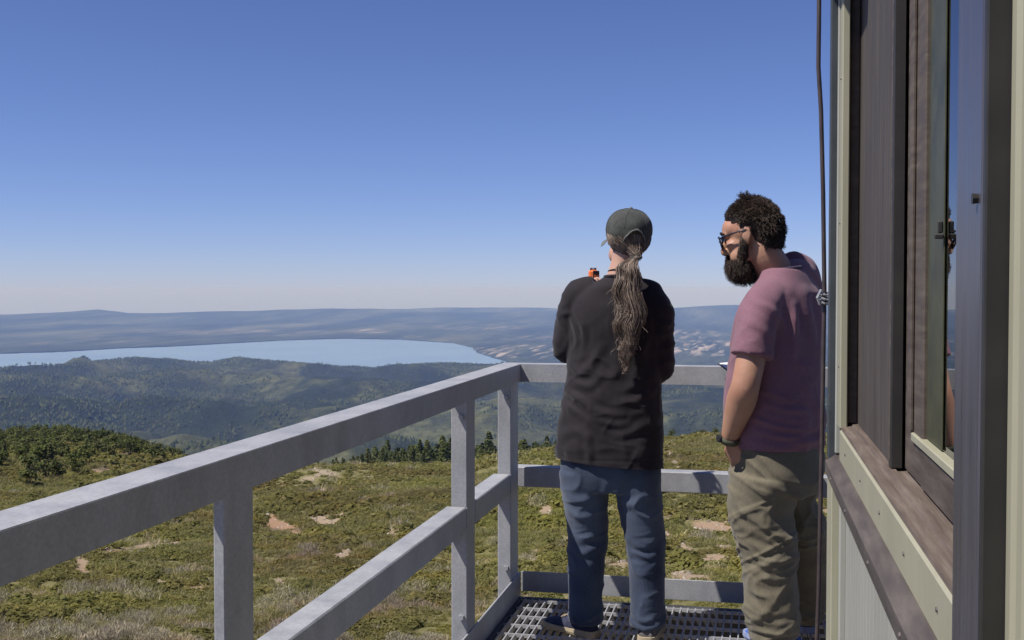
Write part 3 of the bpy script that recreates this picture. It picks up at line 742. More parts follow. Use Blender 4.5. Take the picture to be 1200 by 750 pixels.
    for yy, xx, zz in [(q, -.0012, .985) for q in (1.62, 1.95, 2.3, 2.68, 3.08)] + [(q, -.0322, .909) for q in (1.75, 2.2, 2.7, 3.15)] + [(3.307, -.0012, q) for q in (1.2, 1.6, 2.0)]:
        bm = bmesh.new(); bmesh.ops.create_cone(bm, cap_ends=True, segments=8, radius1=.0045, radius2=.0035, depth=.0025, matrix=Matrix.Translation((xx, yy, zz)) @ Matrix.Rotation(-math.pi / 2, 4, 'Y')); obj('screw', bm, sc, c)
    P('roof', (-.11, -1.4, 2.625), (3.1, 3.6, 2.75), 'brown', .01)
    P('eave_shadow_caster', (-.235, 2.93, 2.625), (-.112, 3.6, 2.68), 'brown', .004)  # unseen piece added above the view to cast the upper corner's shadow
cabin()

def cable():
    e = empty('cable', (.2, 3.55, 0)); tag(e, 'dark brown cable hanging down the cabin corner behind the metal clip', 'cable')
    m = simple('cable_sheath', (.045, .032, .032), (.075, .055, .05), 20, .45)
    pts = [(-.030, 0, 2.75), (-.030, 0, 2.2), (-.0305, 0, 2.08), (-.022, 0, 1.95), (-.014, 0, 1.7), (-.008, 0, 1.4), (-.012, 0, .95), (-.018, 0, .5), (-.027, 0, .2), (-.033, 0, .05)]
    obj('sheath', tube(pts, .0068, 10), m, e, True)
    w = simple('pale_clip_metal', (.45, .45, .44), (.62, .62, .6), 30, .35, .5)
    for z in (1.39, .13):
        bm = bmesh.new(); x = -.010 if z > 1 else -.03
        for dz, rr in ((-.016, .014), (-.004, .017), (.010, .013)): tube([(x + rr * math.cos(t), rr * math.sin(t) * .9, z + dz + .004 * math.sin(2 * t)) for t in np.linspace(0, 6.28, 14)], .0036, 6, bm)
        tube([(x - .012, -.012, z - .02), (x - .02, -.018, z), (x - .008, -.014, z + .024)], .004, 6, bm)
        obj('clip', bm, w, e)
cable()

# ------------------------------------------------------------------ people
def V3(*a): return np.array(a, float)
def cat_rom(pts, k):
    P = np.asarray(pts, float)
    if P.ndim == 1: P = P[:, None]
    E = np.vstack([2 * P[0] - P[1], P, 2 * P[-1] - P[-2]]); out = []
    for i in range(1, len(E) - 2):
        for t in np.linspace(0, 1, k, endpoint=False):
            a, b, c, d = E[i - 1], E[i], E[i + 1], E[i + 2]
            out.append(.5 * ((2 * b) + (c - a) * t + (2 * a - 5 * b + 4 * c - d) * t * t + (3 * b - a - 3 * c + d) * t ** 3))
    out.append(P[-1]); return np.array(out)
class Blob:
    """gathers closed shells, fuses them to one skin"""
    def __init__(s): s.bm = bmesh.new()
    def limb(s, pts, radii, ref=(1, 0, 0), n=18, k=6, exp=2.0):
        P = cat_rom(pts, k); Rr = cat_rom([(r, r) if np.isscalar(r) else r for r in radii], k); ref = np.asarray(ref, float)
        rings = []; m = len(P)
        for i in range(m):
            t = P[min(i + 1, m - 1)] - P[max(i - 1, 0)]; t /= np.linalg.norm(t)
            a = ref - t * (t @ ref); a /= np.linalg.norm(a); b = np.cross(t, a)
            ring = []
            for th in np.linspace(0, 2 * math.pi, n, endpoint=False):
                c, q = math.cos(th), math.sin(th)
                c = math.copysign(abs(c) ** (2 / exp), c); q = math.copysign(abs(q) ** (2 / exp), q)
                ring.append(s.bm.verts.new(P[i] + a * c * Rr[i, 0] + b * q * Rr[i, 1]))
            rings.append(ring)
        for A, B in zip(rings[:-1], rings[1:]):
            for j in range(n): s.bm.faces.new((A[j], A[(j + 1) % n], B[(j + 1) % n], B[j]))
        s.bm.faces.new(rings[0][::-1]); s.bm.faces.new(rings[-1])
        return s
    def rings(s, data, n=32, exp=2.3):
        """horizontal rings (cx, cy, z, rx, ry[, rot])"""
        D = cat_rom([d if len(d) == 6 else tuple(d) + (0,) for d in data], 5); rs_ = []
        for cx, cy, z, rx, ry, ro in D:
            ring = []
            for th in np.linspace(0, 2 * math.pi, n, endpoint=False):
                c, q = math.cos(th), math.sin(th)
                x = math.copysign(abs(c) ** (2 / exp), c) * rx; y = math.copysign(abs(q) ** (2 / exp), q) * ry
                ring.append(s.bm.verts.new((cx + x * math.cos(ro) - y * math.sin(ro), cy + x * math.sin(ro) + y * math.cos(ro), z)))
            rs_.append(ring)
        for A, B in zip(rs_[:-1], rs_[1:]):
            for j in range(n): s.bm.faces.new((A[j], A[(j + 1) % n], B[(j + 1) % n], B[j]))
        s.bm.faces.new(rs_[0][::-1]); s.bm.faces.new(rs_[-1]); return s
    def ball(s, c, r, M3=None):
        r = (r, r, r) if np.isscalar(r) else r
        mt = Matrix.Diagonal((r[0], r[1], r[2], 1))
        if M3 is not None: mt = Matrix(np.asarray(M3).tolist()).to_4x4() @ mt
        mt = Matrix.Translation(tuple(c)) @ mt
        bmesh.ops.create_uvsphere(s.bm, u_segments=18, v_segments=12, radius=1.0, matrix=mt); return s
    def skin(s, name, mat, parent, voxel=.006, smooth=6, disp=None, attrs=None, hem=None):
        bmesh.ops.recalc_face_normals(s.bm, faces=s.bm.faces[:])
        me = bpy.data.meshes.new('tmp'); s.bm.to_mesh(me); s.bm.free()
        t = bpy.data.objects.new('tmp', me); COL.objects.link(t)
        md = t.modifiers.new('r', 'REMESH'); md.mode = 'VOXEL'; md.voxel_size = voxel; md.adaptivity = 0
        bpy.context.view_layer.update()
        dg = bpy.context.evaluated_depsgraph_get(); m2 = bpy.data.meshes.new_from_object(t.evaluated_get(dg))
        bpy.data.objects.remove(t); bpy.data.meshes.remove(me)
        n = len(m2.vertices); V = np.empty(n * 3, np.float32); m2.vertices.foreach_get('co', V); V = V.reshape(-1, 3).astype(float)
        E = np.empty(len(m2.edges) * 2, np.int32); m2.edges.foreach_get('vertices', E); E = E.reshape(-1, 2)
        deg = np.bincount(E.ravel(), minlength=n)[:, None]
        def lap(V):
            S = np.stack([np.bincount(E[:, 0], V[E[:, 1], k], n) + np.bincount(E[:, 1], V[E[:, 0], k], n) for k in range(3)], -1)
            return S / np.maximum(deg, 1)
        for i in range(smooth): V = V + .6 * (lap(V) - V)
        if disp is not None:
            m2.vertices.foreach_set('co', V.astype(np.float32).ravel()); m2.update()
            N = np.empty(n * 3, np.float32); m2.vertex_normals.foreach_get('vector', N); N = N.reshape(-1, 3).astype(float)
            V = V + N * disp(V, N)[:, None]
            V = V + .35 * (lap(V) - V)
        m2.vertices.foreach_set('co', V.astype(np.float32).ravel()); m2.update()
        for k, fn in (attrs or {}).items():
            at = m2.attributes.new(k, 'FLOAT', 'POINT'); at.data.foreach_set('value', fn(V).astype(np.float32))
        o = obj(name, m2, mat, parent, True)
        if hem is not None:      # open lower edge of a garment
            bm = bmesh.new(); bm.from_mesh(m2)
            bmesh.ops.bisect_plane(bm, geom=bm.verts[:] + bm.edges[:] + bm.faces[:], plane_co=(0, 0, hem[0]), plane_no=(hem[1], hem[2], 1), clear_inner=True)
            bm.to_mesh(m2); bm.free(); m2.polygons.foreach_set('use_smooth', [True] * len(m2.polygons))
        return o
def noise3(P, seed):
    rs = np.random.RandomState(seed); T = rs.rand(32, 32, 32) * 2 - 1
    I = np.floor(P).astype(int); f = P - I; f = f * f * (3 - 2 * f); I %= 32; J = (I + 1) % 32
    g = lambda a, b, c: T[a, b, c]
    x0 = g(I[:, 0], I[:, 1], I[:, 2]) * (1 - f[:, 0]) + g(J[:, 0], I[:, 1], I[:, 2]) * f[:, 0]
    x1 = g(I[:, 0], J[:, 1], I[:, 2]) * (1 - f[:, 0]) + g(J[:, 0], J[:, 1], I[:, 2]) * f[:, 0]
    x2 = g(I[:, 0], I[:, 1], J[:, 2]) * (1 - f[:, 0]) + g(J[:, 0], I[:, 1], J[:, 2]) * f[:, 0]
    x3 = g(I[:, 0], J[:, 1], J[:, 2]) * (1 - f[:, 0]) + g(J[:, 0], J[:, 1], J[:, 2]) * f[:, 0]
    return (x0 * (1 - f[:, 1]) + x1 * f[:, 1]) * (1 - f[:, 2]) + (x2 * (1 - f[:, 1]) + x3 * f[:, 1]) * f[:, 2]
def ridged(P, seed, warp=.6):
    W = np.stack([noise3(P * .7, seed + 1), noise3(P * .7, seed + 2), noise3(P * .7, seed + 3)], -1)
    return 1 - 2 * np.abs(noise3(P + W * warp, seed))
def crease(P, seed, sharp=3.0):
    """thin irregular cloth creases"""
    return np.clip(ridged(P, seed, 1.1), 0, 1) ** sharp
def seg_dist(p, a, b):
    d = b - a; t = np.clip(((p - a) @ d) / (d @ d), 0, 1); return np.linalg.norm(p - a - t[:, None] * d, axis=1), t
def folds_xz(V, N, lines, side=-1.0):
    """cloth folds along polylines in the x-z plane on the side facing y*side; (points, height, width)"""
    out = np.zeros(len(V)); p = V[:, [0, 2]] + .016 * np.stack([noise3(V * 9, 201), noise3(V * 9, 202)], -1); h_mod = .55 + .75 * np.abs(noise3(V * 12, 203)); m = np.clip(N[:, 1] * side * 2.0 + .6, 0, 1)
    for pts, h, wd in lines:
        best = np.full(len(V), 9.0); n = len(pts) - 1; tt = np.zeros(len(V))
        P = cat_rom(pts, 4)
        for i in range(len(P) - 1):
            d, t = seg_dist(p, P[i], P[i + 1]); k = d < best; best = np.where(k, d, best); tt = np.where(k, (i + t) / (len(P) - 1), tt)
        taper = np.sin(np.clip(tt, .04, .96) * math.pi) ** .5
        x = best / wd
        out += h * h_mod * taper * (np.exp(-x * x) - .45 * np.exp(-((x - 1.9) / .9) ** 2))
    return out * m

def fabric(name, c, c2, rough=.85, weave=900, heather=.0, bump=.15, big=6, fade=None, sheen=.15):
    m = NT(name); v = m.coord(); n = m.noise(v, weave, 2); b = m.noise(v, big, 5, .6)
    col = m.ramp(b, [(.3, c), (.7, c2)])
    if heather: col = m.mix(heather, col, m.ramp(m.noise(m.map(v, (1, 1, .25)), weave * .45, 3), [(.35, (.45, .45, .45)), (.65, (1.7, 1.65, 1.7))]), 'MULTIPLY')
    if fade: col = m.mix(m.math('MULTIPLY', m.attr('fade'), .9), col, fade)
    m.p(Base_Color=col, Roughness=rough, Specular_IOR_Level=.2, Sheen_Weight=sheen, Sheen_Roughness=.5)
    m.bump(m.math('ADD', n, m.math('MULTIPLY', m.noise(v, 60, 4), 2.0)), bump, .0012)
    return m.m
def skin_mat(name, c, c2, red):
    m = NT(name); v = m.coord(); b = m.noise(v, 18, 5, .6); f = m.noise(v, 260, 3)
    col = m.ramp(b, [(.3, c), (.7, c2)]); col = m.mix(m.ramp(m.noise(v, 7, 3), [(.45, 0), (.75, .5)]), col, red)
    m.p(Base_Color=col, Roughness=.5, Subsurface_Weight=.12, Subsurface_Radius=(.012, .005, .003), Specular_IOR_Level=.35)
    m.bump(f, .12, .0008); return m.m
def hair_mat(name, stops, rough=.42):
    m = NT(name); rp = m.n('ShaderNodeNewGeometry').outputs['Random Per Island']
    n = m.noise(m.coord(), 30, 3)
    col = m.mix(.35, m.ramp(rp, stops), m.ramp(n, [(.3, stops[0][1]), (.7, stops[-1][1])]))
    m.p(Base_Color=col, Roughness=rough, Specular_IOR_Level=.3, Anisotropic=.3); return m.m
M['skin_w'] = skin_mat('skin_fair', (.46, .27, .19), (.54, .34, .25), (.52, .24, .17))
M['skin_m'] = skin_mat('skin_tan', (.40, .215, .135), (.47, .27, .18), (.46, .19, .13))
M['black_cloth'] = fabric('black_cotton', (.015, .012, .0145), (.022, .0178, .0205), .8, 900, .25, .2, sheen=.12)
M['mauve_cloth'] = fabric('mauve_heather', (.205, .104, .130), (.24, .122, .152), .85, 800, .2, .2)
M['denim'] = fabric('blue_denim', (.026, .036, .064), (.038, .052, .086), .85, 700, .4, .25, fade=(.105, .135, .19))
M['khaki'] = fabric('khaki_twill', (.140, .122, .082), (.172, .150, .102), .8, 700, .2, .25)
M['cap_cloth'] = fabric('grey_green_canvas', (.105, .110, .098), (.165, .172, .155), .9, 600, .3, .3, big=25)
M['white_eye'] = simple('eye_white', (.7, .68, .66), (.75, .73, .7), 20, .2)
M['iris'] = simple('iris_brown', (.03, .02, .01), (.05, .03, .02), 90, .2)
M['hair_w'] = hair_mat('grey_brown_hair', [(.0, (.035, .022, .016)), (.4, (.11, .072, .050)), (.75, (.23, .165, .12)), (1.0, (.45, .36, .285))])
M['hair_m'] = hair_mat('dark_curly_hair', [(.0, (.016, .011, .008)), (.6, (.045, .030, .022)), (1.0, (.12, .08, .055))])
M['rubber_dark'] = simple('dark_rubber', (.015, .015, .016), (.03, .03, .032), 40, .6)

def strands(paths, r0, r1, n=3):
    """many tapered strands in one mesh"""
    VV, FF, off = [], [], 0; rs = np.random.RandomState(1)
    for P in paths:
        P = np.asarray(P); m = len(P); T = np.gradient(P, axis=0); T /= np.linalg.norm(T, axis=1)[:, None] + 1e-9
        ref = np.array([.3, .9, .2]); A = np.cross(T, ref); A /= np.linalg.norm(A, axis=1)[:, None] + 1e-9; B = np.cross(T, A)
        r = np.linspace(r0, r1, m)[:, None] * rs.uniform(.7, 1.3)
        rings = [P + (A * math.cos(a) + B * math.sin(a)) * r for a in np.linspace(0, 2 * math.pi, n, endpoint=False)]
        VV.append(np.stack(rings, 1).reshape(-1, 3))
        i = np.arange(m - 1)[:, None] * n; j = np.arange(n)[None]; k = (j + 1) % n
        FF.append(np.stack([i + j, i + k, i + n + k, i + n + j], -1).reshape(-1, 4) + off); off += m * n
    return np.concatenate(VV), np.concatenate(FF)
def frame(yaw, pitch=0.0, roll=0.0):
    """columns: right, forward, up of a head turned yaw to the left, pitch up, roll to the right"""
    M_ = Matrix.Rotation(yaw, 3, 'Z') @ Matrix.Rotation(pitch, 3, 'X') @ Matrix.Rotation(roll, 3, 'Y'); return np.array(M_)
def add_head(B, c, Fm, s=1.0, jaw=1.0):
    p = lambda x, y, z: c + s * (Fm @ V3(x, y, z))
    B.ball(p(0, -.012, .035), (.076 * s, .097 * s, .088 * s), Fm); B.ball(p(0, .034, -.03), (.060 * s * jaw, .060 * s, .082 * s), Fm)
    B.ball(p(0, .045, .045), (.062 * s, .052 * s, .05 * s), Fm); B.ball(p(0, .068, -.095), (.028 * s * jaw, .026 * s, .022 * s), Fm)
    for q in (-1, 1):
        B.ball(p(q * .045, .045, -.06), (.022 * s * jaw, .04 * s, .035 * s), Fm); B.ball(p(q * .042, .066, -.012), (.022 * s, .022 * s, .018 * s), Fm)
        B.limb([p(q * .074, .012, .022), p(q * .083, -.012, .03), p(q * .086, -.02, .008), p(q * .080, -.006, -.022), p(q * .074, .008, -.03)], [.0055 * s, .007 * s, .0065 * s, .006 * s, .005 * s], Fm[:, 2], 8, 4)
        B.ball(p(q * .080, -.003, 0), (.008 * s, .018 * s, .028 * s), Fm)
        B.limb([p(q * .012, .088, .03), p(q * .032, .087, .034), p(q * .052, .072, .028)], [.008 * s, .009 * s, .007 * s], Fm[:, 2], 8, 4)
        B.ball(p(q * .031, .0785, .0205), (.018 * s, .011 * s, .008 * s), Fm); B.ball(p(q * .031, .0765, .0025), (.017 * s, .010 * s, .007 * s), Fm)
        B.ball(p(q * .012, .098, -.030), (.009 * s, .010 * s, .008 * s), Fm)
    B.limb([p(0, .086, .025), p(0, .098, .005), p(0, .112, -.018), p(0, .110, -.030), p(0, .09, -.036)], [.008 * s, .009 * s, .0115 * s, .012 * s, .009 * s], Fm[:, 0], 10, 4)
    B.ball(p(0, .087, -.056), (.024 * s, .012 * s, .006 * s), Fm); B.ball(p(0, .087, -.068), (.021 * s, .012 * s, .007 * s), Fm)
def add_eyes(c, Fm, par, s=1.0):
    for q in (-1, 1):
        bm = bmesh.new(); ce = c + s * (Fm @ V3(q * .031, .0735, .012))
        bmesh.ops.create_uvsphere(bm, u_segments=14, v_segments=10, radius=.0118 * s, matrix=Matrix.Translation(tuple(ce)))
        for f in bm.faces:
            d = np.array(f.calc_center_median()) - ce; d /= np.linalg.norm(d)
            f.material_index = 1 if d @ Fm[:, 1] > .88 else 0
        obj('eye', bm, [M['white_eye'], M['iris']], par, True)
def add_hand(B, w, d, nrm, side, curl, s=1.0, thumb_in=.3):
    """w wrist, d finger direction, nrm back of the hand, side towards the thumb; curl bends per joint"""
    d = d / np.linalg.norm(d); nrm = nrm - d * (d @ nrm); nrm /= np.linalg.norm(nrm); side = np.cross(d, nrm) * np.sign(np.cross(d, nrm) @ side)
    B.limb([w - d * .01, w + d * .03 * s, w + d * .065 * s, w + d * .09 * s], [(.026 * s, .019 * s), (.034 * s, .018 * s), (.039 * s, .015 * s), (.037 * s, .011 * s)], side, 14, 4)
    for i, (o, L, r) in enumerate(((.029, .070, .0085), (.010, .080, .009), (-.010, .074, .0085), (-.029, .058, .0075))):
        p = w + d * (.085 - .006 * abs(i - 1.2)) * s + side * o * s; q = [p - d * .02]; a = curl * .55
        for fr in (.42, .32, .26):
            q.append(p); dd = d * math.cos(a) - nrm * math.sin(a) + side * (.05 * (1.5 - i)); p = p + dd * L * fr * s; a += curl * (.9 + .12 * i)
        q.append(p); B.limb(q, [r * s, r * s, r * .95 * s, r * .88 * s, r * .7 * s], side, 8, 3)
    p = w + d * .018 * s + side * .024 * s
    B.limb([p - side * .012, p + side * .014 * s + d * .02 * s - nrm * .008, p + side * (.028 - thumb_in * .02) * s + d * .045 * s - nrm * (.012 + thumb_in * .02), p + side * (.03 - thumb_in * .06) * s + d * .07 * s - nrm * (.014 + thumb_in * .04)], [.013 * s, .0125 * s, .0105 * s, .008 * s], nrm, 8, 3)
def shoe(name, heel, heading, par, upper, solem, L=.27, extra=None):
    """heel point on the ground, heading (radians left of +y)"""
    f = V3(-math.sin(heading), math.cos(heading), 0); r = V3(math.cos(heading), math.sin(heading), 0); u = V3(0, 0, 1)
    B = Blob(); st = [(-.005, .030, .055), (.03, .037, .085), (.075, .039, .100), (.12, .041, .078), (.17, .047, .058), (.215, .046, .046), (.25, .038, .036), (.268, .022, .026)]
    k = L / .27
    bm = B.bm; prev = None; n = 16
    for y, hw, h in cat_rom(st, 4):
        ring = []
        for th in np.linspace(0, 2 * math.pi, n, endpoint=False):
            c, q = math.cos(th), math.sin(th)
            x = math.copysign(abs(c) ** .75, c) * hw * (1.0 if q < 0 else 1 - .35 * q * (1 if h > .06 else .6)); z = .022 + (h - .022) * max(q, 0) ** .85 - .004 * max(-q, 0)
            ring.append(bm.verts.new(V3(*heel) + f * y * k + r * x * k + u * z))
        if prev:
            for j in range(n): bm.faces.new((prev[j], prev[(j + 1) % n], ring[(j + 1) % n], ring[j]))
        else: bm.faces.new(ring[::-1])
        prev = ring
    bm.faces.new(prev)
    o = B.skin(name, upper, par, .005, 3, lambda V, N: .0015 * ridged(V * 45, 5))
    bm = bmesh.new(); out = []
    prof = [(-.018, .0), (-.014, .022), (0, .034), (.04, .041), (.11, .040), (.17, .050), (.22, .050), (.26, .036), (.281, .012)]
    left = [(y, w_) for y, w_ in cat_rom(prof, 4)]
    loop = [(w_, y) for y, w_ in left] + [(-w_, y) for y, w_ in left[::-1]]
    lo = [bm.verts.new(V3(*heel) + f * y * k + r * x * k * .96 + u * .003) for x, y in loop]; mi = [bm.verts.new(V3(*heel) + f * y * k + r * x * k * 1.04 + u * .012) for x, y in loop]; hi = [bm.verts.new(V3(*heel) + f * y * k + r * x * k + u * (.030 if y < .06 else .026)) for x, y in loop]
    m_ = len(loop)
    for A, C_ in ((lo, mi), (mi, hi)):
        for j in range(m_): bm.faces.new((A[j], A[(j + 1) % m_], C_[(j + 1) % m_], C_[j]))
    bm.faces.new(lo[::-1]); bm.faces.new(hi)
    bmesh.ops.remove_doubles(bm, verts=bm.verts[:], dist=.0004)
    obj('sole', bm, solem, o)
    # laces and collar
    bm = bmesh.new()
    for y in (.11, .128, .146, .164):
        hh = np.interp(y, [s_[0] for s_ in st], [s_[2] for s_ in st])
        tube([V3(*heel) + f * y * k + r * x * k + u * (hh + .003 - abs(x) * .25) for x in (-.024, -.012, 0, .012, .024)], .0028, 5, bm)
    obj('laces', bm, extra or solem, o, True)
    return o

# --- the woman with the ponytail
def woman():
    ox, oy = -.56, 4.60
    e = empty('person', (ox, oy, 0)); tag(e, 'person with a long grey ponytail, dark cap, black top and blue jeans, seen from behind', 'person')
    hc = V3(.040, .012, 1.615); Fh = frame(R(22), R(-4), R(3))
    # body
    B = Blob(); add_head(B, hc, Fh, .97, .92)
    B.limb([hc + Fh @ V3(0, -.02, -.03), (.030, -.005, 1.52), (.012, -.012, 1.44), (0, -.01, 1.38)], [.056, .054, .062, .09], (1, 0, 0))
    B.rings([(-.018, 0, .68, .15, .10), (-.018, 0, .80, .165, .11), (-.012, 0, .95, .145, .105), (-.01, .005, 1.15, .155, .11), (-.01, 0, 1.33, .165, .10), (-.005, -.005, 1.41, .10, .075)])
    Ls, Le, Lw = V3(-.175, 0, 1.375), V3(-.208, .035, 1.165), V3(-.148, .225, 1.355)
    Rs, Re, Rw = V3(.160, 0, 1.365), V3(.168, .035, 1.09), V3(.050, .235, 1.19)
    for s_, el, wr in ((Ls, Le, Lw), (Rs, Re, Rw)):
        B.limb([s_ + V3(-np.sign(s_[0]) * .06, 0, 0), s_, (s_ + el) / 2, el, (el * .55 + wr * .45), wr], [.040, .042, .040, .036, .035, .026], (0, 1, 0))
    add_hand(B, Lw, V3(.12, .25, 1.0), V3(-.8, .3, 0), V3(0, -1, .2), 1.0, .92, .8)
    add_hand(B, Rw, V3(-.8, .45, .35), V3(.3, .8, 0), V3(0, 0, 1), .55, .92)
    hips = ((-.10, 0, .70), (.085, 0, .70)); knees = ((-.118, .02, .40), (.115, .02, .40)); ank = ((-.122, -.015, .09), (.128, 0, .09))
    for h, k, a in zip(hips, knees, ank): B.limb([h, k, a], [.066, .050, .038], (1, 0, 0))
    B.skin('body', M['skin_w'], e, .005, 3)
    add_eyes(hc, Fh, e, .97)
    # black top
    B = Blob()
    B.rings([(-.030, .0, .665, .216, .148, -.03), (-.030, 0, .72, .217, .149), (-.028, 0, .83, .215, .147), (-.022, 0, .95, .203, .138), (-.012, 0, 1.07, .190, .128), (-.010, .005, 1.17, .186, .128), (-.010, .0, 1.28, .188, .122), (-.010, -.003, 1.355, .185, .108), (-.002, -.006, 1.41, .150, .088), (.012, -.010, 1.445, .088, .070), (.016, -.010, 1.462, .068, .062)], 40, 2.25)
    for s_, el, wr, q in ((Ls, Le, Lw, -1), (Rs, Re, Rw, 1)):
        B.limb([s_ + V3(-q * .09, -.002, .035), s_ + V3(-q * .03, 0, .018), s_ + V3(q * .003, 0, -.045), (s_ * .5 + el * .5) + V3(q * .0, 0, 0), el + V3(0, -.002, -.002), el * .6 + wr * .4, el * .2 + wr * .8, el * .12 + wr * .88],
               [.060, .064, .062, .062, .058, .054, .043, .04], (0, 1, 0), 20)
    lines = [([(-.20, 1.02), (-.13, .965), (-.05, .935), (.03, .925)], .011, .013), ([(-.15, .985), (-.07, .915), (.00, .895), (.055, .885)], .010, .012), ([(-.21, .955), (-.12, .925), (-.05, .875)], .009, .014),
             ([(-.185, 1.12), (-.13, 1.09), (-.08, 1.13), (-.05, 1.19)], .010, .016), ([(-.17, 1.05), (-.10, 1.03), (-.04, 1.07)], .008, .015), ([(-.23, .83), (-.16, .86), (-.10, .835)], .007, .016), ([(-.10, .84), (-.09, .78), (-.095, .73)], .010, .014),
             ([(-.235, 1.30), (-.20, 1.23), (-.215, 1.17)], .008, .013), ([(-.20, 1.33), (-.165, 1.26), (-.155, 1.18)], .008, .012), ([(-.15, 1.33), (-.125, 1.25), (-.13, 1.17)], .007, .013), ([(.20, 1.28), (.17, 1.20), (.175, 1.13)], .008, .014), ([(.14, 1.24), (.10, 1.12), (.09, 1.02)], .008, .018),
             ([(.17, 1.02), (.10, .97), (.03, .965)], .008, .014), ([(.17, .90), (.09, .86), (.02, .85)], .007, .016), ([(.11, .80), (.10, .74)], .008, .016), ([(-.19, .79), (-.185, .735)], .006, .014), ([(.03, 1.2), (.0, 1.05)], .006, .02)]
    def disp(V, N):
        d = .8 * folds_xz(V, N, lines) + .0032 * crease(V * np.array([8, 8, 10]), 35) * np.clip((1.36 - V[:, 2]) / .1, 0, 1)
        low = np.clip((1.0 - V[:, 2]) / .3, 0, 1)
        d += .0025 * ridged(V * np.array([9, 9, 16]), 31) + .0045 * low * ridged(V * np.array([11, 11, 4.5]), 47)
        arm = np.clip((np.abs(V[:, 0] + .01) - .15) / .03, 0, 1) * np.clip((V[:, 2] - 1.05) / .05, 0, 1)
        d += .005 * arm * ridged(V * np.array([10, 10, 24]), 77)
        d += -.006 * np.exp(-((V[:, 2] - .738) / .004) ** 2) * .4
        return d
    top = B.skin('shirt', M['black_cloth'], e, .0055, 7, disp, hem=(.714, .08, 0))
    bm = bmesh.new()
    a = np.linspace(0, 2 * math.pi, 28); tube([(.018 + .066 * math.cos(t), -.011 + .062 * math.sin(t), 1.463 + .004 * math.sin(t) * -1) for t in a], .0065, 8, bm); obj('collar', bm, M['black_cloth'], top, True)
    bm = bmesh.new(); tube([(.024 + .059 * math.cos(t), -.010 + .058 * math.sin(t), 1.483 - .012 * math.sin(t)) for t in a], .0022, 6, bm); obj('necklace', bm, M['rubber_dark'], e, True)
    # jeans
    B = Blob()
    B.rings([(-.022, -.002, .60, .170, .112), (-.026, -.004, .66, .196, .128), (-.028, -.004, .72, .200, .132), (-.028, 0, .80, .196, .125), (-.024, 0, .86, .18, .118)], 36, 2.4)
    B.limb([(-.135, 0, .68), (-.128, .004, .56), (-.119, .012, .43), (-.124, .004, .28), (-.126, -.006, .15), (-.122, -.012, .055)], [(.102, .122), (.092, .108), (.083, .092), (.074, .084), (.069, .080), (.066, .078)], (1, 0, 0), 22)
    B.limb([(.080, 0, .68), (.092, .004, .56), (.116, .012, .40), (.122, .006, .26), (.127, 0, .13), (.128, .0, .055)], [(.100, .122), (.090, .108), (.078, .092), (.073, .084), (.068, .080), (.070, .080)], (1, 0, 0), 22)
    jl = [([(-.20, .60), (-.15, .575), (-.09, .585)], .006, .014), ([(-.19, .53), (-.13, .50), (-.06, .52)], .006, .014), ([(-.17, .42), (-.13, .40), (-.07, .43)], .008, .013), ([(-.175, .37), (-.13, .345), (-.075, .365)], .007, .012), ([(.05, .42), (.11, .39), (.17, .42)], .008, .014), ([(.05, .36), (.12, .335), (.18, .36)], .007, .012), ([(.0, .60), (.06, .56), (.15, .60)], .006, .016),
          ([(-.18, .12), (-.12, .095), (-.07, .115)], .009, .011), ([(-.175, .075), (-.12, .058), (-.07, .07)], .008, .010), ([(.07, .125), (.12, .10), (.185, .12)], .009, .011), ([(.07, .08), (.13, .06), (.185, .08)], .008, .010), ([(-.16, .30), (-.125, .24), (-.11, .18)], .005, .016), ([(.09, .30), (.12, .24), (.14, .18)], .005, .016), ([(-.035, .66), (-.05, .60), (-.08, .56)], .006, .012), ([(-.015, .65), (.02, .59), (.06, .56)], .006, .012)]
    def dj(V, N):
        kn = np.exp(-((V[:, 2] - .38) / .08) ** 2) + np.exp(-((V[:, 2] - .08) / .05) ** 2)
        return .55 * folds_xz(V, N, jl) + .005 * crease(V * np.array([7, 7, 9]), 65) + .005 * kn * crease(V * np.array([9, 9, 22]), 66, 2) + .002 * ridged(V * np.array([8, 8, 12]), 61) + .003 * kn * ridged(V * np.array([9, 9, 20]), 63)
    fd = lambda V: np.clip(np.exp(-((V[:, 2] - .55) / .16) ** 2) * .8 + .25 * np.exp(-((V[:, 2] - .2) / .15) ** 2) + .35 * noise3(V * 14, 8), 0, 1) * .8
    je = B.skin('jeans', M['denim'], e, .0055, 6, dj, {'fade': fd})
    # shoes
    navy = simple('navy_mesh', (.012, .014, .035), (.03, .034, .07), 60, .75, 0, .3, 300); tan = simple('tan_sole', (.36, .29, .18), (.47, .39, .26), 20, .7)
    gr = simple('grey_suede', (.10, .095, .092), (.16, .15, .145), 40, .85, 0, .3, 300)
    shoe('shoe', (-.085, -.035, -.0), R(58), e, navy, tan, .262); shoe('shoe', (.128, -.075, 0), R(-4), e, gr, tan, .262)
    # cap: six panels, arched opening at the back, strap, peak
    cc = V3(0, -.010, .030); Fc = frame(R(22), R(9), R(3))
    def dome(f_, ph, k=1.0):
        """crown of the cap: f_ 0 at the button, .62 where the sides turn down, 1 at the lower edge"""
        seam = 1 - .010 * math.exp(-((((ph / (math.pi / 3) + .5) % 1) - .5) / .05) ** 2)
        wr = 1 + .012 * math.sin(3 * ph + 9 * f_) * math.sin(5 * ph - 4 * f_ + 1)
        th = min(f_, .62) / .62 * math.pi / 2; sk = max(0, f_ - .62) / .38; back = max(0, -math.sin(ph))
        r = (math.sin(th) ** .86) * seam * wr * (1 - .05 * sk - .06 * sk * sk * back)
        z = .094 * max(0, math.cos(th)) ** .80 - sk * (.022 + .040 * back ** 1.5)
        return hc + Fc @ (cc + V3(math.cos(ph) * .093 * r, math.sin(ph) * .108 * r, z) * k)
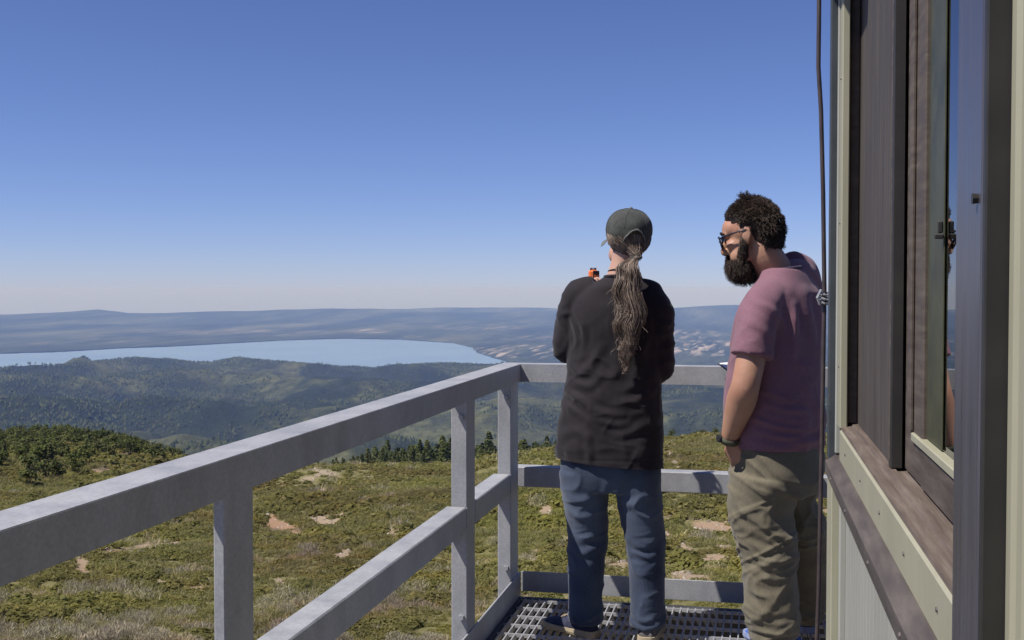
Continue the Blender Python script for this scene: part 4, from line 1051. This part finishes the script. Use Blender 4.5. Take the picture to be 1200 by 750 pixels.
    bm = bmesh.new(); na, nb = 34, 96
    grid = [[bm.verts.new(dome(i / na if i else .001, 2 * math.pi * j / nb)) for j in range(nb)] for i in range(na + 1)]
    for i in range(na):
        for j in range(nb):
            ph = 2 * math.pi * (j + .5) / nb; f_ = (i + .5) / na
            db = (ph - 1.5 * math.pi) / R(28); hh = (.84 - f_) / .27
            if abs(db) < 1 and 0 < hh and hh < math.sqrt(1 - db * db): continue
            bm.faces.new((grid[i][j], grid[i][(j + 1) % nb], grid[i + 1][(j + 1) % nb], grid[i + 1][j]))
    bmesh.ops.solidify(bm, geom=bm.faces[:], thickness=.004)
    cap = obj('cap', bm, M['cap_cloth'], e, True)
    bm = bmesh.new(); bmesh.ops.create_uvsphere(bm, u_segments=10, v_segments=6, radius=.008, matrix=Matrix.Translation(tuple(hc + Fc @ (cc + V3(0, 0, .094))))); obj('button', bm, M['cap_cloth'], cap, True)
    bm = bmesh.new(); pr = [[], []]
    for k_, zz in ((0, .0), (1, -.004)):
        for i in range(7):
            row = []
            for j in range(17):
                a_ = R(-58) + R(116) * j / 16; t = i / 6
                ext = .068 * math.cos(a_ * 1.2) ** .7 * t
                x = math.sin(a_) * (.094 + ext * .25); y = math.cos(a_) * .108 + ext; z = -.028 - .016 * t - .028 * (abs(a_) / 1.01) ** 2 + zz
                row.append(bm.verts.new(hc + Fc @ (cc + V3(x, y, z))))
            pr[k_].append(row)
        for i in range(6):
            for j in range(16):
                q = pr[k_]; bm.faces.new((q[i][j], q[i][j + 1], q[i + 1][j + 1], q[i + 1][j]))
    for i in range(6):
        for j in (0, 16): bm.faces.new((pr[0][i][j], pr[0][i + 1][j], pr[1][i + 1][j], pr[1][i][j]))
    for j in range(16): bm.faces.new((pr[0][6][j], pr[0][6][j + 1], pr[1][6][j + 1], pr[1][6][j]))
    obj('peak', bm, M['cap_cloth'], cap, True)
    bm = bmesh.new()
    for k_ in range(6): tube([dome(f_, (k_ + .5) * math.pi / 3 + math.pi / 6, 1.004) for f_ in np.linspace(.03, .56 if k_ in (3, 4) else .97, 18)], .0014, 5, bm)
    obj('seam', bm, simple('cap_seam', (.05, .052, .047), (.07, .073, .066), 40, .9), cap, True)
    # edge binding round the opening
    pts = []
    for t in np.linspace(0, math.pi, 16):
        db, hh = math.cos(t), math.sin(t); ph = 1.5 * math.pi + db * R(29); f_ = .84 - hh * .277
        pts.append(dome(f_, ph, 1.012))
    bm = bmesh.new(); tube(pts, .0035, 6, bm); obj('binding', bm, M['cap_cloth'], cap, True)
    # hair: close cap of hair drawn back, then the tail
    rs = np.random.RandomState(4); paths = []
    tie = hc + Fh @ V3(.010, -.112, -.078)
    for i in range(900):
        ph = rs.uniform(math.pi * .94, math.pi * 2.06); th = rs.uniform(R(88), R(120)) if i % 3 else rs.uniform(R(118), R(146))
        k = rs.uniform(.90, .985)
        p0 = hc + Fh @ (V3(0, -.010, .028) + V3(math.sin(th) * math.cos(ph) * .088, math.sin(th) * math.sin(ph) * .106, math.cos(th) * .092) * k)
        pts = []
        q = V3(rs.normal(0, .007), rs.normal(0, .006), rs.normal(0, .008))
        for t in np.linspace(0, 1, 9):
            p = p0 * (1 - t) + (tie + q) * t; d = p - (hc + Fh @ V3(0, -.012, .02)); L = np.linalg.norm(d / V3(1, 1.1, 1)); want = .094 * (1 - t) + .112 * t
            p = p + d / np.linalg.norm(d) * max(0, (want - L)) * .9 * math.sin(math.pi * min(t + .15, 1)) ; pts.append(p)
        paths.append(pts)
    B = Blob(); B.ball(hc + Fh @ V3(0, -.018, .022), (.083, .100, .090), Fh); B.skin('scalp_hair', hair_mat('hair_under', [(0, (.03, .022, .017)), (1, (.09, .07, .055))]), e, .008, 3, lambda V, N: .002 * ridged(V * 60, 3))
    spine = cat_rom([tie, (.058, -.146, 1.495), (.064, -.158, 1.41), (.068, -.168, 1.31), (.060, -.172, 1.22), (.054, -.170, 1.14), (.050, -.166, 1.085)], 4)
    wid = np.interp(np.linspace(0, 1, len(spine)), [0, .06, .2, .45, .65, .85, 1], [.014, .022, .040, .050, .042, .024, .006])
    locks = [(rs.uniform(0, 6.28), rs.uniform(.15, .95), rs.uniform(0, 6.28), rs.uniform(0, 6.28), rs.uniform(3.2, 5.5), rs.uniform(.006, .013), rs.uniform(.6, 1.0), rs.normal(0, .2)) for _ in range(26)]
    for i in range(2600):
        a, rr, ph1, ph2, f1, am, L, stray = locks[rs.randint(26)]
        a += rs.normal(0, .28); rr = abs(rr + rs.normal(0, .13)); L = min(1.0, L * rs.uniform(.8, 1.12)); ph1 += rs.normal(0, .35); ph2 += rs.normal(0, .35)
        n = max(8, int(len(spine) * L)); pts = []
        for j in range(n):
            t = j / (len(spine) - 1)
            cx = math.cos(a + .5 * t) * rr * wid[j] * (1 + stray * t); cy = math.sin(a + .5 * t) * rr * wid[j] * .62
            w_ = am * min(1, t * 4); pts.append(spine[j] + V3(cx + w_ * math.sin(f1 * t * 6.28 + ph1), cy + w_ * .8 * math.sin(f1 * t * 6.28 + ph2) , 0))
        paths.append(pts)
    for i in range(36):   # loose wisps
        a = rs.uniform(0, 6.28); j0 = rs.randint(4, len(spine) - 8); p = spine[j0] + V3(math.cos(a) * wid[j0], math.sin(a) * wid[j0] * .5, 0); d = V3(math.cos(a) * .3 + rs.normal(0, .2), -.1, -1)
        paths.append([p + d * s_ * .008 + V3(.006 * math.sin(s_ * 1.1 + a), .004 * math.cos(s_ * 1.3), 0) for s_ in range(9)])
    v, f = strands(paths, .00115, .0006); me = mesh_np('ponytail', v, f); h = obj('hair', me, M['hair_w'], e, True)
    bm = bmesh.new(); ta = tie + V3(0, -.012, -.006)
    tube([ta + V3(.018 * math.cos(t), .018 * math.sin(t) * .8, .006 * math.sin(t)) for t in np.linspace(0, 6.28, 16)], .0055, 7, bm); obj('hair_tie', bm, M['rubber_dark'], e, True)
    # the orange hand-held radio at her cheek
    w_ = Lw; rd = empty('handheld_radio', (ox + w_[0] + .012, oy + w_[1] + .045, w_[2] + .062), R(48)); tag(rd, 'small orange and black handheld radio held up beside the cheek', 'radio')
    org = simple('orange_plastic', (.75, .16, .035), (.82, .20, .05), 8, .45)
    cs = box((-.021, -.016, -.045), (.021, .016, .080), .009); obj('case', cs, org, rd)
    obj('face', box((-.017, -.0205, -.018), (.019, -.0165, .075), .002), M['rubber_dark'], rd); obj('label', box((-.012, -.0225, .045), (.014, -.021, .058), .001), org, rd)
    bm = bmesh.new(); tube([(.009, 0, .076), (.009, 0, .088)], .007, 10, bm); obj('knob', bm, M['rubber_dark'], rd, True)
    bm = bmesh.new(); tube([(-.010, 0, .076), (-.010, 0, .088)], .006, 10, bm); obj('antenna', bm, M['rubber_dark'], rd, True)
woman()

# --- the bearded man
def man():
    ox, oy = .075, 4.60; H = R(60)
    e = empty('person', (ox, oy, 0)); tag(e, 'bearded person in glasses, mauve t-shirt and khaki trousers with a hand in the pocket', 'person')
    r_ = V3(math.cos(H), math.sin(H), 0); f_ = V3(-math.sin(H), math.cos(H), 0)
    L = lambda a, b, z: r_ * a + f_ * b + V3(0, 0, z)       # right, forward, up of the body
    hc = V3(-.108, -.01, 1.618); Fh = frame(R(77), R(-16), R(0))
    # body
    B = Blob(); add_head(B, hc, Fh, 1.06, 1.08)
    B.limb([hc + Fh @ V3(0, -.025, -.01), hc + Fh @ V3(0, -.035, -.075), V3(-.020, 0, 1.49), V3(.0, 0, 1.42)], [.062, .066, .072, .10], (1, 0, 0))
    B.rings([(*L(0, 0, 0)[:2], .78, .16, .12, H), (*L(0, .02, 0)[:2], .95, .16, .14, H), (*L(0, 0, 0)[:2], 1.15, .16, .12, H), (*L(0, 0, 0)[:2], 1.33, .17, .10, H), (*L(0, -.01, 0)[:2], 1.41, .10, .075, H)])
    Ls, Le, Lw = V3(-.070, -.185, 1.345), V3(-.120, -.245, 1.055), V3(-.185, -.150, .835)
    Rs, Re, Rw = L(.185, 0, 1.43), L(.225, .03, 1.13), V3(-.075, .205, 1.065)
    B.limb([Ls + r_ * .05, Ls, (Ls + Le) / 2, Le + V3(0, -.004, .01), Le * .72 + Lw * .28, Le * .35 + Lw * .65, Lw], [.045, .050, .056, .0535, (.057, .055), (.045, .044), (.031, .034)], f_, 20)
    B.limb([Rs - r_ * .05, Rs, (Rs + Re) / 2, Re, Re * .6 + Rw * .4, Rw], [.045, .050, .052, .048, .046, .031], f_, 18)
    add_hand(B, Lw + V3(.010, .012, -.002), V3(.30, .22, -1.0), V3(-.55, -.8, 0), f_, .20, 1.06, .2)
    add_hand(B, Rw, V3(-1.0, .25, .10), V3(.1, .6, .8), V3(-.3, .9, .2), .8, 1.04, .9)
    for q in (-1, 1):
        hp = L(q * .10, 0, .74); B.limb([hp, (hp + (V3(-.02, -.08, .08) if q < 0 else V3(.10, .22, .08))) / 2, V3(-.02, -.08, .10) if q < 0 else V3(.10, .22, .10)], [.075, .055, .042], r_)
    B.skin('body', M['skin_m'], e, .005, 3)
    add_eyes(hc, Fh, e, 1.06)
    # t-shirt
    B = Blob()
    rg = lambda a, b, z, rx, ry: (*L(a, b, 0)[:2], z, rx, ry, H)
    B.rings([rg(0, .005, .795, .205, .168), rg(0, .006, .815, .207, .170), rg(0, .015, .88, .212, .180), rg(0, .018, 1.0, .212, .178), rg(0, .008, 1.13, .212, .162), rg(0, 0, 1.25, .218, .150), rg(.004, -.012, 1.345, .216, .130), rg(.010, -.022, 1.41, .186, .105), rg(.016, -.022, 1.455, .135, .085), rg(.004, -.010, 1.495, .086, .075)], 44, 2.2)
    B.limb([Ls + r_ * .10 + V3(0, 0, .050), Ls + r_ * .03 + V3(0, 0, .018), Ls - r_ * .012 + V3(0, 0, -.045), (Ls + Le) / 2 + V3(0, 0, .02), Ls * .33 + Le * .67 + V3(0, 0, .012)], [.066, .074, .076, .076, .079], f_, 22)
    B.limb([Rs - r_ * .10 + V3(0, 0, .07), Rs - r_ * .03 + V3(0, 0, .040), Rs + r_ * .01 + V3(0, 0, -.04), (Rs + Re) / 2, Rs * .30 + Re * .70], [.070, .082, .078, .077, .080], f_, 22)
    B.limb([L(.0, -.03, 1.455), L(.05, -.032, 1.470), L(.11, -.03, 1.468), L(.17, -.02, 1.45)], [.05, .058, .062, .066], f_, 18)
    tl = [([(-.05, .985), (.03, .965), (.11, .945)], .008, .010), ([(-.10, .925), (-.02, .905), (.07, .885)], .010, .009), ([(-.08, .875), (.00, .862), (.08, .86)], .008, .009), ([(-.05, 1.03), (.0, 1.02), (.05, 1.0)], .007, .011), ([(.06, 1.36), (.055, 1.25), (.045, 1.12)], .007, .014), ([(.10, 1.40), (.13, 1.28), (.15, 1.15)], .006, .018),
          ([(.16, 1.42), (.17, 1.33), (.175, 1.22)], .006, .014), ([(-.09, 1.37), (-.02, 1.33), (.03, 1.24)], .007, .014), ([(.10, 1.05), (.15, .96), (.18, .90)], .008, .018), ([(.04, .85), (.10, .83), (.17, .84)], .007, .014), ([(-.12, 1.30), (-.07, 1.28), (-.01, 1.22)], .005, .012)]
    def disp(V, N):
        low = np.clip((1.02 - V[:, 2]) / .2, 0, 1)
        sl = np.exp(-((V[:, 2] - 1.185) / .004) ** 2)
        return folds_xz(V, N, tl) + .003 * ridged(V * np.array([9, 9, 14]), 131) + .004 * low * ridged(V * np.array([8, 8, 20]), 147) + .0035 * np.clip((1.4 - V[:, 2]) / .1, 0, 1) * ridged(V * np.array([13, 13, 5]), 17)
    sh = B.skin('t_shirt', M['mauve_cloth'], e, .0055, 7, disp, hem=(.800, .02, 0))
    bm = bmesh.new(); cn = L(.006, -.008, 1.489)
    tube([cn + r_ * .083 * math.cos(t) + f_ * .075 * math.sin(t) + V3(0, 0, -.010 * math.sin(t) + .006 * math.cos(t)) for t in np.linspace(0, 2 * math.pi, 32)], .0075, 8, bm); obj('collar', bm, fabric('dark_collar_rib', (.05, .035, .06), (.07, .05, .08)), sh, True)
    # trousers
    B = Blob()
    B.rings([rg(.0, 0, .62, .178, .150), rg(0, .0, .70, .200, .165), rg(0, 0, .78, .196, .160), rg(0, 0, .85, .19, .15)], 40, 2.3)
    B.limb([L(-.095, .0, .70), L(-.092, .02, .56) + V3(.0, 0, 0), V3(-.040, -.075, .45), V3(-.028, -.080, .30), V3(-.018, -.082, .17), V3(-.008, -.084, .055)], [(.125, .135), (.122, .125), (.110, .112), (.100, .10), (.098, .096), (.078, .082)], r_, 24)
    B.limb([L(.095, .0, .70), L(.10, .03, .56), V3(.098, .12, .44), V3(.108, .18, .30), V3(.112, .22, .17), V3(.115, .24, .055)], [(.118, .13), (.115, .12), (.100, .108), (.092, .098), (.085, .092), (.075, .08)], r_, 24)
    kl = [([(-.17, .60), (-.08, .54), (.04, .52)], .009, .014), ([(-.16, .53), (-.06, .47), (.06, .46)], .011, .013), ([(-.15, .46), (-.05, .42), (.07, .44)], .012, .012), ([(-.14, .41), (-.05, .375), (.06, .40)], .011, .012), ([(-.12, .35), (-.03, .32), (.07, .33)], .009, .012), ([(-.11, .22), (-.02, .18), (.07, .20)], .009, .011), ([(-.10, .165), (-.01, .135), (.08, .16)], .011, .010), ([(-.09, .12), (.0, .095), (.08, .115)], .012, .010), ([(-.08, .08), (.0, .062), (.08, .075)], .010, .009), ([(-.08, .70), (.0, .65), (.08, .64)], .008, .016), ([(.06, .68), (.08, .60), (.075, .52)], .010, .014), ([(-.13, .72), (-.10, .66), (-.09, .60)], .007, .012), ([(-.10, .28), (-.05, .25), (.02, .26)], .007, .012)]
    def dk(V, N):
        kn = np.exp(-((V[:, 2] - .42) / .09) ** 2) + 1.1 * np.exp(-((V[:, 2] - .11) / .06) ** 2)
        D1 = V @ np.array([[.85, 0, .53], [0, 1, 0], [-.53, 0, .85]]); D2 = V @ np.array([[.85, 0, -.53], [0, 1, 0], [.53, 0, .85]])
        return .32 * folds_xz(V, N, kl) + .009 * crease(D1 * np.array([6, 6, 13]), 171, 2.5) + .008 * crease(D2 * np.array([7, 7, 14]), 175, 2.5) * np.clip((.68 - V[:, 2]) / .1, 0, 1) + .003 * ridged(V * np.array([8, 8, 11]), 161) + .007 * kn * crease(V * np.array([8, 8, 21]), 163, 2)
    tr = B.skin('trousers', M['khaki'], e, .0055, 6, dk)
    # shoes
    blue = simple('blue_mesh_shoe', (.03, .07, .30), (.06, .12, .42), 50, .6, 0, .3, 300); grey = simple('pale_sole', (.20, .24, .40), (.30, .34, .5), 20, .6)
    shoe('shoe', (.085, -.085, 0), R(42), e, blue, grey, .29); shoe('shoe', (.135, .215, 0), R(32), e, blue, grey, .29)
    # watch on a dark strap
    ax = (Lw - Le) / np.linalg.norm(Lw - Le); wc = Lw - ax * .008; u1 = np.cross(ax, V3(0, 1, 0)); u1 /= np.linalg.norm(u1); u2 = np.cross(ax, u1)
    wt = empty('watch', tuple(wc)); wt.parent = e
    bm = bmesh.new(); rows = []
    for o in (-.011, .011):
        for k in (.0, .004): rows.append([bm.verts.new(ax * o + u1 * (.036 + k) * math.cos(t) + u2 * (.039 + k) * math.sin(t)) for t in np.linspace(0, 2 * math.pi, 26, endpoint=False)])
    for A, C_ in ((0, 1), (1, 3), (3, 2), (2, 0)):
        for j in range(26): bm.faces.new((rows[A][j], rows[A][(j + 1) % 26], rows[C_][(j + 1) % 26], rows[C_][j]))
    olive = simple('olive_strap', (.05, .05, .03), (.09, .09, .06), 60, .7)
    obj('strap', bm, olive, wt, True)
    dr = V3(-.85, -.45, 0); dr -= ax * (ax @ dr); dr /= np.linalg.norm(dr); bm = bmesh.new()
    mt = Matrix([[*np.cross(ax, dr), 0], [*ax, 0], [*dr, 0], [0, 0, 0, 1]]).transposed(); mt.translation = Vector(tuple(dr * .044))
    bmesh.ops.create_cone(bm, cap_ends=True, segments=20, radius1=.017, radius2=.015, depth=.010, matrix=mt); obj('watch_case', bm, M['rubber_dark'], wt, False)
    # glasses
    g = empty('glasses', (0, 0, 0)); g.parent = e
    p = lambda x, y, z: hc + 1.06 * (Fh @ V3(x, y, z)); fm = simple('glasses_frame', (.012, .014, .025), (.02, .022, .04), 30, .3)
    gl = NT('tinted_lens'); gl.p(Base_Color=(.02, .03, .06), Roughness=.08, Alpha=.94)
    for q in (-1, 1):
        ring = [(q * (.034 + .029 * math.cos(t)), .112 - .012 * abs(math.cos(t) * .5 + .5) * (1 if q * math.cos(t) * q > 0 else .3), .006 + .025 * math.sin(t)) for t in np.linspace(0, 2 * math.pi, 22, endpoint=False)]
        bm = bmesh.new(); tube([p(*x) for x in ring] + [p(*ring[0])], .0028, 6, bm)
        obj('rim', bm, fm, g, True)
        bm = bmesh.new(); vs = [bm.verts.new(p(x[0], x[1] + .0006, x[2])) for x in ring]; v2 = [bm.verts.new(p(x[0], x[1] - .0012, x[2])) for x in ring]; bm.faces.new(vs); bm.faces.new(v2[::-1])
        for i in range(len(vs)): bm.faces.new((vs[i], v2[i], v2[(i + 1) % len(vs)], vs[(i + 1) % len(vs)]))
        obj('lens', bm, gl.m, g)
        bm = bmesh.new(); tube([p(q * .064, .100, .020), p(q * .078, .078, .023), p(q * .086, .02, .024), p(q * .087, -.010, .022), p(q * .084, -.028, .004)], [.004, .0038, .003, .003, .002], 6, bm); obj('temple_arm', bm, fm, g, True)
    bm = bmesh.new(); tube([p(-.009, .114, .014), p(0, .119, .017), p(.009, .114, .014)], .0026, 6, bm); obj('bridge', bm, fm, g, True)
    # curly hair and beard
    rs = np.random.RandomState(9); paths = []
    B = Blob(); hp = lambda x, y, z: hc + 1.06 * (Fh @ V3(x, y, z))
    B.ball(hp(0, -.024, .044), (.079 * 1.06, .094 * 1.06, .081 * 1.06), Fh); B.ball(hp(0, -.060, -.005), (.070 * 1.06, .058 * 1.06, .062 * 1.06), Fh); B.ball(hp(0, .030, .088), (.060, .045, .026), Fh); B.ball(hp(0, -.062, -.042), (.058, .046, .05), Fh)
    base = hair_mat('dark_hair_base', [(0, (.014, .010, .008)), (1, (.035, .024, .018))], .7)
    hd = B.skin('hair', base, e, .006, 3, lambda V, N: .005 * ridged(V * 38, 3) + .003 * ridged(V * 80, 9))
    def curl(p0, n, Ln, amp, freq, drop=0.0, steps=9):
        t_ = np.cross(n, rs.normal(0, 1, 3)); t_ /= np.linalg.norm(t_); b_ = np.cross(n, t_); ph = rs.uniform(0, 6.28)
        return [p0 + n * Ln * s_ + t_ * amp * math.sin(freq * s_ + ph) * min(1, s_ * 3) + b_ * amp * math.cos(freq * s_ + ph) * min(1, s_ * 3) + V3(0, 0, -drop * s_ * s_) for s_ in np.linspace(0, 1, steps)]
    k = 0
    while k < 4600:
        d = rs.normal(0, 1, 3); d /= np.linalg.norm(d)
        if d[2] < -.75: continue
        if d[1] > .35 and d[2] < .40 + .30 * (d[1] - .35): continue            # the face
        if d[2] < .02 and d[1] > -.18 : continue                                # ears and cheeks
        q = np.array([.0835, .094, .085]) * d + np.array([0, -.022, .048])
        if d[2] < 0: q = q + np.array([0, -.010, .055 * d[2]])
        top = max(0, d[2]); cl = noise3(np.array([d * 3.1 + 7]), 88)[0]; Ln = rs.uniform(.008, .018) + .008 * top * rs.uniform(.3, 1.0) + .018 * max(0, cl)
        if d[2] > .80 and abs(d[1] + .02) < .16 and rs.rand() < .6: Ln += .016
        paths.append(curl(hp(*q), Fh @ (d + np.array([0, .15 * top, .25 * top])), Ln, rs.uniform(.002, .006), rs.uniform(4, 9), .006)); k += 1
    v, f = strands(paths, .0011, .0006); obj('curls', mesh_np('curls', v, f), M['hair_m'], hd, True)
    paths = []
    B = Blob(); B.ball(hp(0, .054, -.090), (.062, .054, .048), Fh); B.ball(hp(0, .045, -.062), (.068, .052, .034), Fh); B.ball(hp(0, .066, -.118), (.046, .040, .042), Fh)
    for q in (-1, 1): B.limb([hp(q * .071, .008, .0), hp(q * .070, .018, -.035), hp(q * .056, .035, -.07)], [.011, .017, .024], Fh[:, 2], 8)
    bd = B.skin('beard', base, e, .006, 3, lambda V, N: .004 * ridged(V * 45, 3) + .003 * ridged(V * 90, 9))
    k = 0
    while k < 4200:
        d = rs.normal(0, 1, 3); d /= np.linalg.norm(d)
        if d[1] < -.45 or (d[2] > .45): continue
        q = np.array([.064, .056, .056]) * d + np.array([0, .050, -.086])
        if rs.rand() < .22: sgn = rs.choice([-1, 1]); t = rs.rand(); q = np.array([sgn * (.076 - .012 * t), .006 + .03 * t + rs.normal(0, .006), .004 - .075 * t]); d = np.array([sgn * .8, .3, -.5])
        elif rs.rand() < .12: q = np.array([rs.uniform(-.03, .03), .098, -.046 + rs.normal(0, .003)]); d = np.array([q[0] * 6, .5, -.8])
        n = Fh @ (d * np.array([.8, .8, .5]) + np.array([0, .15, -.55])); n /= np.linalg.norm(n)
        paths.append(curl(hp(*q), n, rs.uniform(.008, .030) * (1.0 if d[2] > -.2 else 1.1), rs.uniform(.002, .005), rs.uniform(4, 8), .006, 7)); k += 1
    v, f = strands(paths, .0010, .0005); obj('whiskers', mesh_np('whiskers', v, f), M['hair_m'], bd, True)
    for q in (-1, 1):
        bm = bmesh.new(); tube([hp(q * .014, .098, .037), hp(q * .034, .096, .043), hp(q * .054, .080, .034)], [.0045, .005, .0025], 7, bm); obj('eyebrow', bm, base, e, True)
    # papers on a clipboard in the far hand
    cp = V3(ox, oy, 0) + Rw + V3(-.062, .045, .030); c = empty('clipboard', tuple(cp), R(8)); c.rotation_euler = (R(4), R(-5), R(12)); tag(c, 'clipboard with white papers held out in front of the bearded man', 'clipboard')
    brd = simple('clipboard_board', (.05, .04, .035), (.08, .065, .055), 20, .5); pap = simple('white_paper', (.74, .74, .72), (.8, .8, .78), 20, .7)
    obj('board', box((-.085, -.12, -.004), (.085, .12, 0), .001), brd, c)
    obj('paper', box((-.080, -.115, .0012), (.080, .108, .0035), 0), pap, c)
    obj('paper_clip', box((-.04, .094, .0040), (.04, .115, .012), .003), M['galv'], c)
man()
